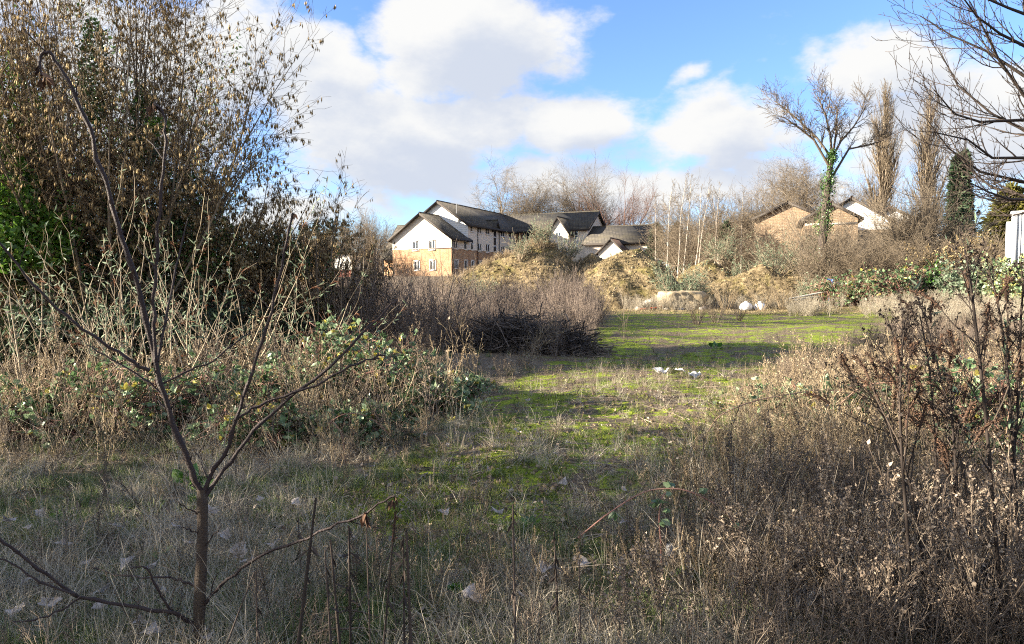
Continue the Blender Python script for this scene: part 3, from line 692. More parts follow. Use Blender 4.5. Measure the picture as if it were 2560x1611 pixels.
m = MB(); q = P(2110, 563, 64); m.box((-2.2, -.04, q[2]), (2.2, -.004, q[2] + .2)); obj('pale_band', m, 'render_cream', hs)
house('house with white weatherboarded gable and brown roof behind the tan brick gable', 2125, 76, R(-20), 7.6, 9, 553, 497, 'brick_house', 'roof_brown', 'board_white', .86)
house('house with white weatherboarded gable half hidden between the two tall poplars', 2226, 84, R(-20), 7.0, 9, 560, 521, 'brick_house', 'roof_brown', 'board_white', .86)
house('orange brick house glimpsed through bare scrub left of the tan gable', 1905, 86, R(12), 5.5, 8, 566, 548, 'brick_orange', 'roof_brown')
house('distant pale house with white gable verge seen beside the apartment block', 918, 122, R(10), 4.6, 8, 642, 626, 'render_cream', 'roof_brown', fasc='frame_white')
house('distant small house with red plinth seen left of the bare far tree', 868, 126, R(-12), 5.0, 8, 640, 632, 'plinth', 'roof_brown', 'board_white', .5)
# white ribbed cabin at the right edge
q = P(2530, 606, 41); zt = P(2530, 531, 41)[2]
cbn = thing('site_cabin', 'white ribbed metal cabin at the right edge above the bushes', 'cabin', (q[0], 41, 0), R(-34))
m = MB(); b0 = gz(q[0], 41) - .2; m.box((0, 0, b0), (5.5, 2.4, zt)); obj('wall', m, 'metal_white', cbn)
for k in range(24): m = MB(); m.box((.32 + k * .21, -.05, b0 + .1), (.40 + k * .21, -.003, zt - .12)); obj('rib', m, 'metal_white', cbn)
m = MB(); m.box((-.04, -.07, zt - .10), (5.54, -.004, zt + .03)); m.box((-.06, -.09, b0), (.22, -.004, zt - .104)); obj('corner_post', m, 'metal_white', cbn)
m = MB(); m.box((-.28, .6, b0), (-.01, 2.3, zt - .5)); obj('side_box', m, 'metal_white', cbn)
m = MB(); m.slab([(-.1, -.15, zt + .05), (5.6, -.15, zt + .05), (5.6, 2.5, zt + .12), (-.1, 2.5, zt + .12)], .05); obj('roof', m, 'metal_white', cbn)

# ------------------------------------------------------------------ trees
def at(u, Y):
    x = P(u, HV, Y)[0]; return np.array([x, Y, tz(x, Y)])
def height_to(u, v, Y): return P(u, v, Y)[2] - at(u, Y)[2]
def bare_tree(label, u, Y, vtop, width, mat='bark_far', kind='oak', name='bare_tree', cat='tree', group=None, lean=0., base=None, loc=None):
    loc = at(u, Y) if loc is None else np.array(loc, float); H = height_to(u, vtop, Y) + (loc[2] * 0)
    root = thing(name, label, cat, loc, 0, group); tr = MB(); cr = MB()
    if kind == 'oak':
        r = H * .03
        Pt, Rd = grow([[0, 0, -.2]], [[lean, 0, 1]], H * .38, [r], [r * .72], 6, .05); tr.tubes(Pt, Rd, 7, .5)
        s, d, l, rr = spawn(Pt, Rd, [H * .40], 7, .55, 1., 38, 12, (1.0, 1.45), None, .55)
        skeleton(cr, s, d * np.array([width, width, 1]), l, rr, [dict(K=6, w=.16, trop=(0, 0, .35), n=6, t0=.3, ang=42, lf=(.4, .65), rf=.6, sides=4),
                 dict(K=5, w=.2, trop=(0, 0, .2), n=6, t0=.2, ang=42, lf=(.4, .65), rf=.6), dict(K=4, w=.25, n=6, t0=.15, ang=45, lf=(.4, .7), rf=.6), dict(K=3, w=.25, n=4, t0=.2, ang=45, lf=(.4, .7)), dict(K=3, w=.2)], .011)
    elif kind == 'round':
        r = H * .028
        Pt, Rd = grow([[0, 0, -.2]], [[lean, 0, 1]], H * .30, [r], [r * .75], 5, .03); tr.tubes(Pt, Rd, 7, .5)
        s, d, l, rr = spawn(Pt, Rd, [H * .62], 9, .5, 1., 26, 10, (.85, 1.1), None, .5)
        skeleton(cr, s, d * np.array([width, width, 1]), l, rr, [dict(K=6, w=.06, trop=(0, 0, .2), n=9, t0=.25, ang=34, lf=(.35, .55), rf=.55, sides=4),
                 dict(K=4, w=.08, trop=(0, 0, .15), n=8, t0=.2, ang=34, lf=(.35, .6), rf=.6), dict(K=3, w=.1, n=6, t0=.2, ang=32, lf=(.4, .7)), dict(K=3, w=.1)], .010)
    elif kind == 'poplar':
        r = H * .022
        Pt, Rd = grow([[0, 0, -.2]], [[lean, 0, 1]], H * .93, [r], [r * .12], 9, .012); tr.tubes(Pt, Rd, 7, .5)
        s, d, l, rr = spawn(Pt, Rd, [H * .42], 80, .06, .97, 25, 5, (.7, 1.), lambda t: np.clip(1.15 - t, .12, 1) * np.clip(.35 + t * 1.8, 0, 1) * width, .45)
        skeleton(cr, s, d, l, rr, [dict(K=7, w=.05, trop=(0, 0, .75), n=7, t0=.15, ang=20, angs=6, lf=(.3, .55), rf=.6),
                 dict(K=4, w=.08, trop=(0, 0, .35), n=4, t0=.15, ang=22, lf=(.35, .7), rf=.6), dict(K=3, w=.08, trop=(0, 0, .2))], .018)
    elif kind == 'birch':
        r = H * .0062
        Pt, Rd = grow([[0, 0, -.2]], [[lean, 0, 1]], H * .95, [r], [r * .2], 9, .03); tr.tubes(Pt, Rd, 5, rng.uniform(.4, .9))
        s, d, l, rr = spawn(Pt, Rd, [H * .24], 22, .25, .98, 33, 8, (.7, 1.), lambda t: np.clip(1.3 - t, .2, 1) * width, .4)
        skeleton(cr, s, d, l, rr, [dict(K=5, w=.08, trop=(0, 0, .35), n=5, t0=.2, ang=32, lf=(.35, .6), rf=.6), dict(K=4, w=.1, n=4, t0=.2, ang=35, lf=(.4, .7)), dict(K=3, w=.12)], .009)
    elif kind == 'scrub':
        n = 26; a = rng.uniform(0, 2 * np.pi, n); st = np.stack([np.cos(a), np.sin(a), 0 * a], 1) * rng.uniform(0, .25 * width * H * .5, n)[:, None]
        d = np.stack([np.cos(a) * .45 * width, np.sin(a) * .45 * width, np.ones(n)], 1) + rng.normal(size=(n, 3)) * .12
        Pt, Rd = grow(st - [0, 0, .2], d, rng.uniform(.55, .95, n) * H, [H * .010] * n, [H * .003] * n, 6, .08, (0, 0, .15)); tr.tubes(Pt, Rd, 4, rng.uniform(.2, .9, n))
        s, dd, l, rr = spawn(Pt, Rd, rng.uniform(.5, .9, n) * H, 12, .2, 1., 38, 12, (.22, .42), None, .6)
        skeleton(cr, s, dd, l, rr, [dict(K=4, w=.15, trop=(0, 0, .2), n=6, t0=.15, ang=40, lf=(.35, .65), rf=.6), dict(K=3, w=.2, n=4, t0=.1, ang=40, lf=(.4, .7)), dict(K=3, w=.2)], .008)
    obj('trunk' if kind != 'scrub' else 'stems', tr, mat, root, True); obj('crown', cr, mat if kind != 'birch' else 'bark_far', root)
    return root
# behind the apartment block
bare_tree('wide bare oak above the apartment roof, leftmost of the roofline trees', 1255, 128, 462, 1.25)
bare_tree('bare oak with low boughs, second of the trees above the apartment roof', 1312, 132, 470, 1.0)
bare_tree('thin bare oak above the valley between the apartment roofs', 1358, 136, 492, .9)
bare_tree('loose bare tree above the rear wing ridge', 1420, 138, 488, .8, kind='oak')
bare_tree('upright bare tree above the right end of the rear wing ridge', 1475, 136, 478, .75, kind='round')
bare_tree('round-crowned reddish bare tree right of the apartment ridge', 1550, 120, 478, 1.25, 'bark_red', 'round')
bare_tree('small dark bare tree between the oaks and the rear wing', 1448, 142, 484, .8, kind='oak')
# far left, beyond the field
for k, (u, Y, v, kd, lb) in enumerate(((800, 100, 572, 'scrub', 'grey leafless scrub tree beyond the field, right behind the hazel edge'), (880, 106, 566, 'oak', 'broad bare olive-brown tree standing before the distant pale houses'),
        (925, 118, 556, 'round', 'thin bare tree with wispy top left of the apartment gable'), (955, 112, 590, 'scrub', 'low bare bush pressed against the left apartment gable'), (845, 140, 574, 'scrub', 'distant bare wood edge tree between the far conifers'),
        (750, 92, 590, 'scrub', 'brown far thicket tree showing under the hazel boughs'), (985, 150, 585, 'oak', 'distant bare tree peeping over the left apartment eaves'))):
    bare_tree(lb, u, Y, v, 1.0 + .2 * (k % 2), kind=kd, name='bare_tree' if kd != 'scrub' else 'scrub_tree')
# birches
for k, (u, Y, v, ln, lb) in enumerate(((1640, 60, 486, -.05, 'leftmost slim birch, leaning over the low tiled roof'), (1664, 62, 452, -.02, 'slim white birch, second from the apartment roof'), (1690, 61, 428, .01, 'tall white birch with twin neighbour, third from the roof'),
        (1703, 63, 440, .03, 'tall slim birch close beside its twin'), (1735, 64, 462, .0, 'short pale birch in the gap before the brown scrub'), (1742, 66, 446, .05, 'crooked pale birch against the brown scrub'),
        (1785, 66, 452, .01, 'birch standing before the brown scrub'), (1795, 67, 470, -.03, 'thin birch stem crossing the brown scrub'), (1850, 68, 474, .02, 'last birch to the right, before the dense bare wood'))):
    bare_tree(lb, u, Y, v, 1.0, 'bark_birch', 'birch', 'birch_tree', group='birches beside the apartment block', lean=ln)
# bare wood in the middle distance
for k, (u, Y, v, wd, lb) in enumerate(((1745, 76, 520, 1.0, 'brown twiggy scrub behind the birches, leftmost of the bare wood'), (1800, 80, 492, 1.1, 'tall brown scrub tree behind the middle birches'), (1860, 82, 484, 1.2, 'dense brown scrub tree at the centre of the bare wood'),
        (1900, 80, 515, 1.1, 'brown scrub tree in front of the orange brick house'), (1700, 84, 545, 1.0, 'low brown scrub beside the low tiled roof end'), (1830, 70, 575, 1.2, 'pale tangled scrub at the foot of the bare wood'), (1972, 58, 518, 1.3, 'pale twiggy scrub before the left tan gable'),
        (2160, 58, 572, 1.1, 'pale scrub between the tan gable and the first poplar'), (2260, 58, 560, 1.1, 'pale scrub under the second poplar'), (2205, 60, 590, 1.0, 'low brown scrub at the feet of the two poplars'))):
    bare_tree(lb, u, Y, v, wd, 'bark_far', 'scrub', 'scrub_tree')
bare_tree('spreading bare oak behind the left tan gable, left one of two', 1945, 96, 428, 1.2)
bare_tree('spreading bare oak behind the left tan gable, right one of two', 2005, 98, 424, 1.0)
bare_tree('dark bare tree behind the white weatherboarded gable', 2140, 104, 468, 1.1)
for u, Y, v, lb in ((2110, 46, 606, 'brown bare bush right of the ivy tree foot'), (2180, 46, 596, 'brown bare bush on the bank below the first poplar'), (2250, 47, 592, 'brown bare bush on the bank between the poplars'), (2350, 46, 590, 'olive-brown bare bush behind the glossy laurel'), (2430, 45, 584, 'olive-brown bare bush among the golden catkin shrubs'), (2500, 44, 580, 'olive-brown bare bush left of the white cabin')):
    bare_tree(lb, u, Y, v, 1.5, 'bark_far', 'scrub', 'bare_bush', cat='shrub')
# Lombardy poplars
bare_tree('tall narrow leafless poplar, paler left one of the pair', 2190, 92, 186, .82, 'bark_far', 'poplar', 'poplar_tree', lean=.012)
bare_tree('tall narrow leafless poplar, darker right one of the pair', 2308, 90, 198, .82, 'bark_far', 'poplar', 'poplar_tree')
# pale multi-stemmed saplings under the poplars
for u, Y, v, lb in ((2285, 50, 470, 'fan of pale slender stems right of the second poplar'), (2330, 51, 500, 'pale slender stems leaning right before the dark conifers'), (2240, 52, 540, 'pale slender stems between the two poplar trunks')):
    bare_tree(lb, u, Y, v, .6, 'hazel_bark', 'scrub', 'stem_clump', cat='shrub')

def leafy_on(root, name, tw, n, size, mat, tint=(0, 1), **kw):
    m = MB(); p, d = on_twigs(tw, n); leaves(m, p, size, tint, di=d * kw.pop('along', .5), **kw); obj(name, m, mat, root)
# ivy-clad tree with the open crown
loc = at(2062, 48); H = height_to(2062, 225, 48)
root = thing('ivy_tree', 'bare tree with ivy-clad trunk and open spreading crown before the tan house', 'tree', loc)
tr = MB(); cr = MB()
path = np.array([P(u, v, 48) - loc for u, v in ((2058, 660), (2056, 600), (2062, 530), (2070, 460), (2078, 400), (2080, 385))]); path[0, 2] = -.3
tr.tubes(path, np.array([.36, .30, .25, .20, .16, .14]), 8); obj('trunk', tr, 'bark_dark', root, True)
lim = []
for pts in (((2079, 395), (2050, 340), (2010, 290), (1975, 250), (1962, 232)), ((2079, 392), (2110, 350), (2150, 310), (2185, 262), (2190, 235)), ((2079, 398), (2125, 372), (2170, 362), (2205, 352), (2225, 345)),
            ((2079, 390), (2075, 340), (2062, 290), (2048, 258), (2040, 240)), ((2079, 388), (2100, 335), (2112, 290), (2125, 258), (2130, 240)), ((2079, 396), (2035, 350), (2000, 322), (1970, 300), (1952, 290))):
    p = np.array([P(u, v, 48) - loc for u, v in pts]); p[:, 1] += np.linspace(0, rng.uniform(-2.5, 2.5), 5); lim.append(p)
for k, h in enumerate((0., -.2, -1.3, .1, -.5, -.8)): lim[k][0] = lim[k][0] + [0, 0, h]
lim = np.array(lim); rr = np.linspace(.09, .02, 5)[None].repeat(6, 0); cr.tubes(lim, rr, 5, .3)
s, d, l, r0 = spawn(lim, rr, np.full(6, 5.), 17, .15, 1, 36, 12, (.13, .34), None, .6, up=.5)
skeleton(cr, s, d, l, r0, [dict(K=5, w=.12, trop=(0, 0, .5), n=6, t0=.2, ang=38, lf=(.35, .6)), dict(K=3, w=.15, n=4, t0=.2, ang=38, lf=(.4, .7)), dict(K=3, w=.12)], .012)
obj('crown', cr, 'bark', root)
m = MB(); n = 4200; tt = rng.random(n) ** 1.2; i = np.clip((tt * 5).astype(int), 0, 4); fr = (tt * 5 - i)[:, None]
c_ = path[i] * (1 - fr) + path[i + 1] * fr; leaves(m, c_ + unit(rng.normal(size=(n, 3))) * (.40 * (1.1 - .6 * tt) * (.6 + .8 * (np.sin(tt * 23) > -.3)))[:, None] * rng.uniform(.5, 1.4, (n, 1)), (.09, .18), (0, 1)); obj('ivy', m, 'ivy', root)
sh = MB(); n = 58; a = rng.uniform(0, 2 * np.pi, n)
st = np.stack([np.cos(a) * rng.uniform(.2, 1.4, n), np.sin(a) * .6, np.zeros(n) - .2], 1); dd = np.stack([np.cos(a) * .35, np.sin(a) * .3, np.ones(n)], 1)
sk = skeleton(sh, st, dd, rng.uniform(2.5, 6.8, n), np.full(n, .035), [dict(K=6, w=.05, trop=(0, 0, .1), n=7, t0=.35, ang=28, lf=(.18, .35), rf=.5), dict(K=4, w=.1, n=3, t0=.2, ang=30, lf=(.4, .7)), dict(K=3)], .008, (.4, 1.))
obj('basal_shoots', sh, 'hazel_bark', root)

# conifers and yew
def conifer(label, u, Y, vtop, rbase, mat='conifer', dens=1.0, name='conifer_tree', up=.1):
    loc = at(u, Y); H = height_to(u, vtop, Y); root = thing(name, label, 'tree', loc); tr = MB(); br = MB(); nd = MB()
    Pt, Rd = grow([[0, 0, -.2]], [[0, 0, 1]], H, [H * .02], [.03], 6, .01); tr.tubes(Pt, Rd, 6); obj('trunk', tr, 'bark_dark', root)
    s, d, l, r0 = spawn(Pt, Rd, [rbase], int(230 * dens), .06, .995, 82, 10, (.75, 1.1), lambda t: np.clip((1.02 - t) ** .62, .06, 1), .25)
    P2, R2 = grow(s, d, l, r0, r0 * .4, 5, .08, (0, 0, up), .12); br.tubes(P2, R2, 3); obj('boughs', br, 'bark_dark', root)
    p, dd = on_twigs((P2, R2, l), int(15000 * dens), .15); leaves(nd, p + rng.normal(size=p.shape) * .10, (.25, .6), (0, 1), SPRAY_V, SPRAY_F, dd * 1.2, .55, -.15); obj('foliage', nd, mat, root)
    return root
conifer('ragged grey-green conifer, left and lower of the dark pair', 2382, 66, 388, 1.0)
conifer('dark narrow conifer, right and taller of the pair', 2412, 68, 380, .75)
conifer('wide olive yew behind the white cabin', 2520, 56, 468, 3.4, 'yew', 1.2, 'yew_tree')
conifer('small far pine between the birches and the roof end', 1640, 92, 560, 1.9, 'conifer', .4)
conifer('small dark pine behind the left birches', 1688, 96, 560, 1.9, 'conifer', .4)
conifer('dark holly standing in the brown scrub', 1815, 72, 560, 1.6, 'evergreen', .5, 'holly_tree')
for u, Y, v, lb in ((795, 130, 552, 'far green conifer peeping over scrub beside the hazel'), (828, 134, 550, 'far conifer with twin tops left of the distant houses'), (868, 150, 552, 'far brown-green conifer above the distant houses'), (770, 110, 566, 'far dark conifer touching the hazel outline')):
    conifer(lb, u, Y, v, 3.2, 'conifer', .35)

# ------------------------------------------------------------------ hazels with catkins
def hazel(label, base, stems, nstem, H, fan, ncat, seed_lean, ivy=(), name='hazel_tree', twig_n=6):
    root = thing(name, label, 'tree', base); ms_ = MB(); mt = MB(); mc = MB()
    n = nstem; a = rng.uniform(0, 2 * np.pi, n); rr = rng.uniform(0, stems, n) ** .8
    st = np.stack([np.cos(a) * rr, np.sin(a) * rr * .8, np.full(n, -.15)], 1)
    qf = rng.random(n) ** .75; out = np.stack([np.cos(a) * fan * 1.6 * qf, np.sin(a) * fan * 1.2 * qf, np.ones(n)], 1); out[:, 0] += seed_lean + rng.normal(0, .05, n); out[:, 1] += rng.normal(0, .06, n)
    ln = H * (1.05 - .42 * qf) * rng.uniform(.85, 1.03, n)
    Pt, Rd = grow(st, out, ln, rng.uniform(.022, .05, n), np.full(n, .007), 9, .045, (0, 0, .12)); ms_.tubes(Pt, Rd, 5, rng.uniform(.1, .95, n)); obj('stems', ms_, 'hazel_bark', root, True)
    s, d, l, r0 = spawn(Pt, Rd, ln, 13, .22, 1, 44, 14, (.10, .23), None, .55)
    sk = skeleton(mt, s, d, l, r0, [dict(K=5, w=.12, trop=(0, 0, .15), n=twig_n, t0=.15, ang=40, lf=(.3, .6), rf=.6), dict(K=4, w=.16, n=3, t0=.2, ang=42, lf=(.35, .7), rf=.6), dict(K=3, w=.16)], .0035)
    obj('twigs', mt, 'hazel_twig', root)
    for lv, fr in ((1, .6), (2, .4)):
        p, dd = on_twigs(sk[lv], int(ncat * fr / 3), .2); p = np.repeat(p, 3, 0) + rng.normal(size=(len(p) * 3, 3)) * [.016, .016, .008]; k = len(p)
        dn = np.tile([0, 0, -1.], (k, 1)) + rng.normal(size=(k, 3)) * .16
        mc.scatter(CAT_V, CAT_F, p, frames(dn), rng.uniform(.07, .12, k), rng.uniform(0, 1, k))
    obj('catkins', mc, 'catkin', root)
    for (nm, mat, items) in ivy:
        m = MB()
        for it in items:
            if it[0] == 'e':
                _, c0, r, cnt, sz = it; p = ell(cnt, np.array(c0) - np.array(base), r, .35); leaves(m, p, sz, (0, 1), up=.1)
            else:
                _, k, cnt, sz, rad, t1 = it; q = np.sort(rng.choice(n, k, replace=False)); q = rng.choice(q, cnt); tt = rng.uniform(0, t1, cnt) * 8; i = np.clip(tt.astype(int), 0, 7); fr = (tt - i)[:, None]
                p = Pt[q, i] * (1 - fr) + Pt[q, i + 1] * fr + rng.normal(size=(cnt, 3)) * rad; leaves(m, p, sz, (0, 1), up=.1)
        obj(nm, m, mat, root)
    return root
hz = lambda x, y: (x, y, tz(x, y))
BL = (.06, .14)
def E(u, v, Y, r, cnt, sz=(.05, .1)): return ('e', tuple(P(u, v, Y)), r, cnt, sz)
hazel('tall hazel hung with tan catkins, ivy round its dark middle, filling the upper left', hz(-8.2, 14.), .9, 74, 8.4, .42, 40000, .0,
      (('ivy', 'ivy', (E(290, 590, 14.2, (1.1, .8, .9), 3600), E(190, 650, 13.8, (1.0, .8, .9), 2600), E(420, 640, 14.2, (1.1, .8, .8), 3200), E(480, 500, 14.6, (.6, .6, .7), 1000), E(235, 180, 14, (.22, .3, 1.1), 1100), E(360, 330, 14, (.25, .3, .9), 700), ('s', 7, 2600, (.05, .09), .09, .7))),))
hazel('hazel with catkins at the left frame edge, its sunny side cloaked in bright ivy', hz(-10.4, 13.6), .8, 32, 8.6, .34, 10000, .0,
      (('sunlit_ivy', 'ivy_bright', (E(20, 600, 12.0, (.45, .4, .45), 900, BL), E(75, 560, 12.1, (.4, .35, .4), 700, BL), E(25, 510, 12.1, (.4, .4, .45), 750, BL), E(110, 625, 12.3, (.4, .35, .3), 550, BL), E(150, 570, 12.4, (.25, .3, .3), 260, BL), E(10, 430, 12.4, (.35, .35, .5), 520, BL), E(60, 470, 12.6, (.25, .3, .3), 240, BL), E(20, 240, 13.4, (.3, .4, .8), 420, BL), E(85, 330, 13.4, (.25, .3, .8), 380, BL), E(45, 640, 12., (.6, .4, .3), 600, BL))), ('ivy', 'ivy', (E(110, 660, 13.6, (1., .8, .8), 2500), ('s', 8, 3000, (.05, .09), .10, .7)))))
hazel('lower spreading hazel with catkins right of the tall hazel', hz(-4.75, 16.4), .6, 34, 3.7, .5, 10500, .0,
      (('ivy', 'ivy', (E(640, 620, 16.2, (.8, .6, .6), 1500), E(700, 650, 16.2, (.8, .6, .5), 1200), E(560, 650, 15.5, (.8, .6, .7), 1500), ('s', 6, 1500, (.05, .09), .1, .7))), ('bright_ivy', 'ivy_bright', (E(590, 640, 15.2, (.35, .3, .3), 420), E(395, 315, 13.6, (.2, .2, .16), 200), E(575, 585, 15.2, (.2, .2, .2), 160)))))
hazel('leaning hazel reaching right over the field from the tall clump', hz(-6.5, 15.2), .5, 28, 4.5, .40, 13000, .02, ())
# trees left of the frame whose long shadows cross the field and the foreground
def shade_tree(label, loc, H, wd, n):
    root = thing('ivy_tree', label, 'tree', loc); tr = MB(); iv = MB()
    k = 7; a = rng.uniform(0, 6.28, k); st = np.stack([np.cos(a), np.sin(a), np.full(k, -.2)], 1) * .5
    Pt, Rd = grow(st, np.stack([np.cos(a) * .3, np.sin(a) * .3, np.ones(k)], 1), H * rng.uniform(.7, 1, k), np.full(k, .1), np.full(k, .03), 6, .07); tr.tubes(Pt, Rd, 5)
    s, d, l, r0 = spawn(Pt, Rd, np.full(k, H * .4), 12, .15, 1, 50, 12, (.4, .8), None, .5)
    sk = skeleton(tr, s, d * [wd, wd, 1], l, r0, [dict(K=4, w=.15, n=6, t0=.1, ang=45, lf=(.4, .7)), dict(K=3, w=.2)], .012); obj('stems', tr, 'bark', root)
    p, dd = on_twigs(sk[1], n); leaves(iv, p + rng.normal(size=p.shape) * .22, (.10, .2)); obj('foliage', iv, 'ivy', root)
for k, (x, y, H, lb) in enumerate(((-8.5, 1.9, 5.2, 'ivy-covered tree out of view left of the camera, nearest'), (-9.5, 3.7, 5.0, 'ivy-covered tree out of view left of the camera, farther one'), 
        (-17, 27.5, 10.5, 'tall ivy-covered tree hidden behind the hazels, nearer one'), (-18, 31.5, 11.0, 'tall ivy-covered tree hidden behind the hazels, farther one'))):
    shade_tree(lb, hz(x, y), H, 1.0, (3600 if y < 3 else 1900) if y < 10 else 6500)

# ------------------------------------------------------------------ branches of the near tree at the upper right
loc = np.array([*P(2960, HV, 8.6)[:2], 0.]); loc[2] = tz(*loc[:2]) - .1
root = thing('bare_tree', 'near bare tree reaching dark curving twigs in from the upper right edge', 'tree', loc); tr = MB(); cr = MB()
tp = np.array([P(2960, v, 8.6) - loc for v in (1050, 800, 600, 400, 150, -200)]); tp[0] = (0, 0, -.2); tp += rng.normal(size=tp.shape) * .05
tr.tubes(tp, np.array([.17, .15, .14, .12, .10, .07]), 9); obj('trunk', tr, 'bark_dark', root, True)
LB = (((2958, 420), (2700, 330), (2560, 240), (2497, 150), (2460, 75), (2425, 5)), ((2958, 470), (2680, 370), (2560, 325), (2480, 285), (2395, 215), (2345, 120)), ((2958, 380), (2700, 320), (2560, 300), (2450, 305), (2385, 285), (2335, 225)),
      ((2958, 520), (2700, 480), (2560, 455), (2450, 430), (2370, 370), (2318, 300)), ((2958, 560), (2720, 510), (2560, 490), (2480, 470), (2415, 415), (2375, 345)), ((2958, 330), (2720, 180), (2570, 120), (2500, 85), (2440, 40), (2390, -30)),
      ((2958, 600), (2740, 545), (2570, 500), (2520, 498), (2470, 480), (2420, 455)), ((2958, 300), (2720, 250), (2560, 190), (2470, 130), (2380, 90), (2300, 40)), ((2958, 250), (2740, 120), (2600, 50), (2520, 20), (2450, -10), (2380, -60)),
      ((2958, 200), (2740, 60), (2600, 10), (2540, -20), (2480, -60), (2400, -100)), ((2958, 430), (2700, 400), (2560, 395), (2480, 395), (2420, 350), (2330, 330)))
lim = []
for pts in LB:
    dy = rng.uniform(-1.5, 1.5); lim.append([P(u, v, 8.6 + dy * k / 5) - loc for k, (u, v) in enumerate(pts)])
lim = np.array(lim); N = len(lim); rr = np.array([.045, .030, .020, .014, .010, .006])[None].repeat(N, 0); cr.tubes(lim, rr, 5, .3)
s, d, l, r0 = spawn(lim, rr, np.full(N, 3.2), 14, .1, 1, 36, 10, (.10, .24), None, .6, up=.2)
d[:, 0] -= .25
skeleton(cr, s, d, l, r0, [dict(K=6, w=.09, trop=(-.1, 0, .45), n=6, t0=.15, ang=42, lf=(.2, .42), rf=.65), dict(K=4, w=.1, trop=(0, 0, .35), n=2, t0=.3, ang=45, lf=(.25, .5)), dict(K=3, w=.1, trop=(0, 0, .4))], .0035)
obj('branches', cr, 'bark_dark', root)

# ------------------------------------------------------------------ shrubs, brambles, buddleias
def buddleia(label, loc, H, spread, ns, nl, nsp, name='buddleia', lsz=(.06, .13), group=None, sticks=1.0, leafmat='buddleia_leaf', rmin=.003, nside=7):
    root = thing(name, label, 'shrub', loc, 0, group); m = MB(); ml = MB(); mp = MB()
    a = rng.uniform(0, 2 * np.pi, ns); st = np.stack([np.cos(a), np.sin(a), np.zeros(ns)], 1) * rng.uniform(0, .18 * spread, ns)[:, None] - [0, 0, .08]
    d = np.stack([np.cos(a) * spread * .5, np.sin(a) * spread * .5, np.ones(ns)], 1) + rng.normal(size=(ns, 3)) * .15
    ln = H * rng.uniform(.65, 1.1, ns)
    sk = skeleton(m, st, d, ln, np.full(ns, H * .0065 * sticks), [dict(K=7, w=.05, trop=(0, 0, .1), n=nside, t0=.3, ang=38, lf=(.22, .42), rf=.6, sides=4), dict(K=5, w=.09, trop=(0, 0, .12), n=1 if nside < 6 else 2, t0=.3, ang=40, lf=(.3, .6)), dict(K=4, w=.1)], rmin, (.2, 1.))
    obj('stems', m, 'buddleia_stem', root)
    for lv, f in ((1, .7), (2, .3)):
        p, dd = on_twigs(sk[lv], int(nl * f), .35); leaves(ml, p, lsz, (0, 1), LANCE_V, LEAF_F, dd * .6, .7, .05)
    obj('leaves', ml, leafmat, root)
    if nsp:
        k = min(nsp, len(sk[1][0])); q = rng.choice(len(sk[1][0]), k, replace=False); tip = sk[1][0][q, -1]; td = unit(sk[1][0][q, -1] - sk[1][0][q, -2])
        for i in range(k):
            n = 26; tt = rng.random(n); c_ = tip[i] + td[i] * tt[:, None] * .16 + np.array([0, 0, -.09]) * (tt ** 2)[:, None] + rng.normal(size=(n, 3)) * (.018 * (1.1 - tt))[:, None]
            mp = MB(); leaves(mp, c_, (.012, .03), (0, 1), CAT_V, CAT_F); tq = np.linspace(0, 1, 4)[:, None]; mp.tubes(tip[i] + td[i] * tq * .17 + np.array([0, 0, -.09]) * tq ** 2, np.array([.006, .006, .004, .003]), 4, .3); obj('seed_spike', mp, 'rust_spike', root)
    return root
TRI_V = np.array([(0, 0, 0), (.36, .35, .05), (0, .45, -.05), (-.36, .35, .05), (.22, .75, .0), (-.22, .75, .0), (0, 1., -.06)]); TRI_F = [(0, 1, 2), (0, 2, 3), (2, 1, 4), (2, 4, 6), (2, 6, 5), (2, 5, 3)]
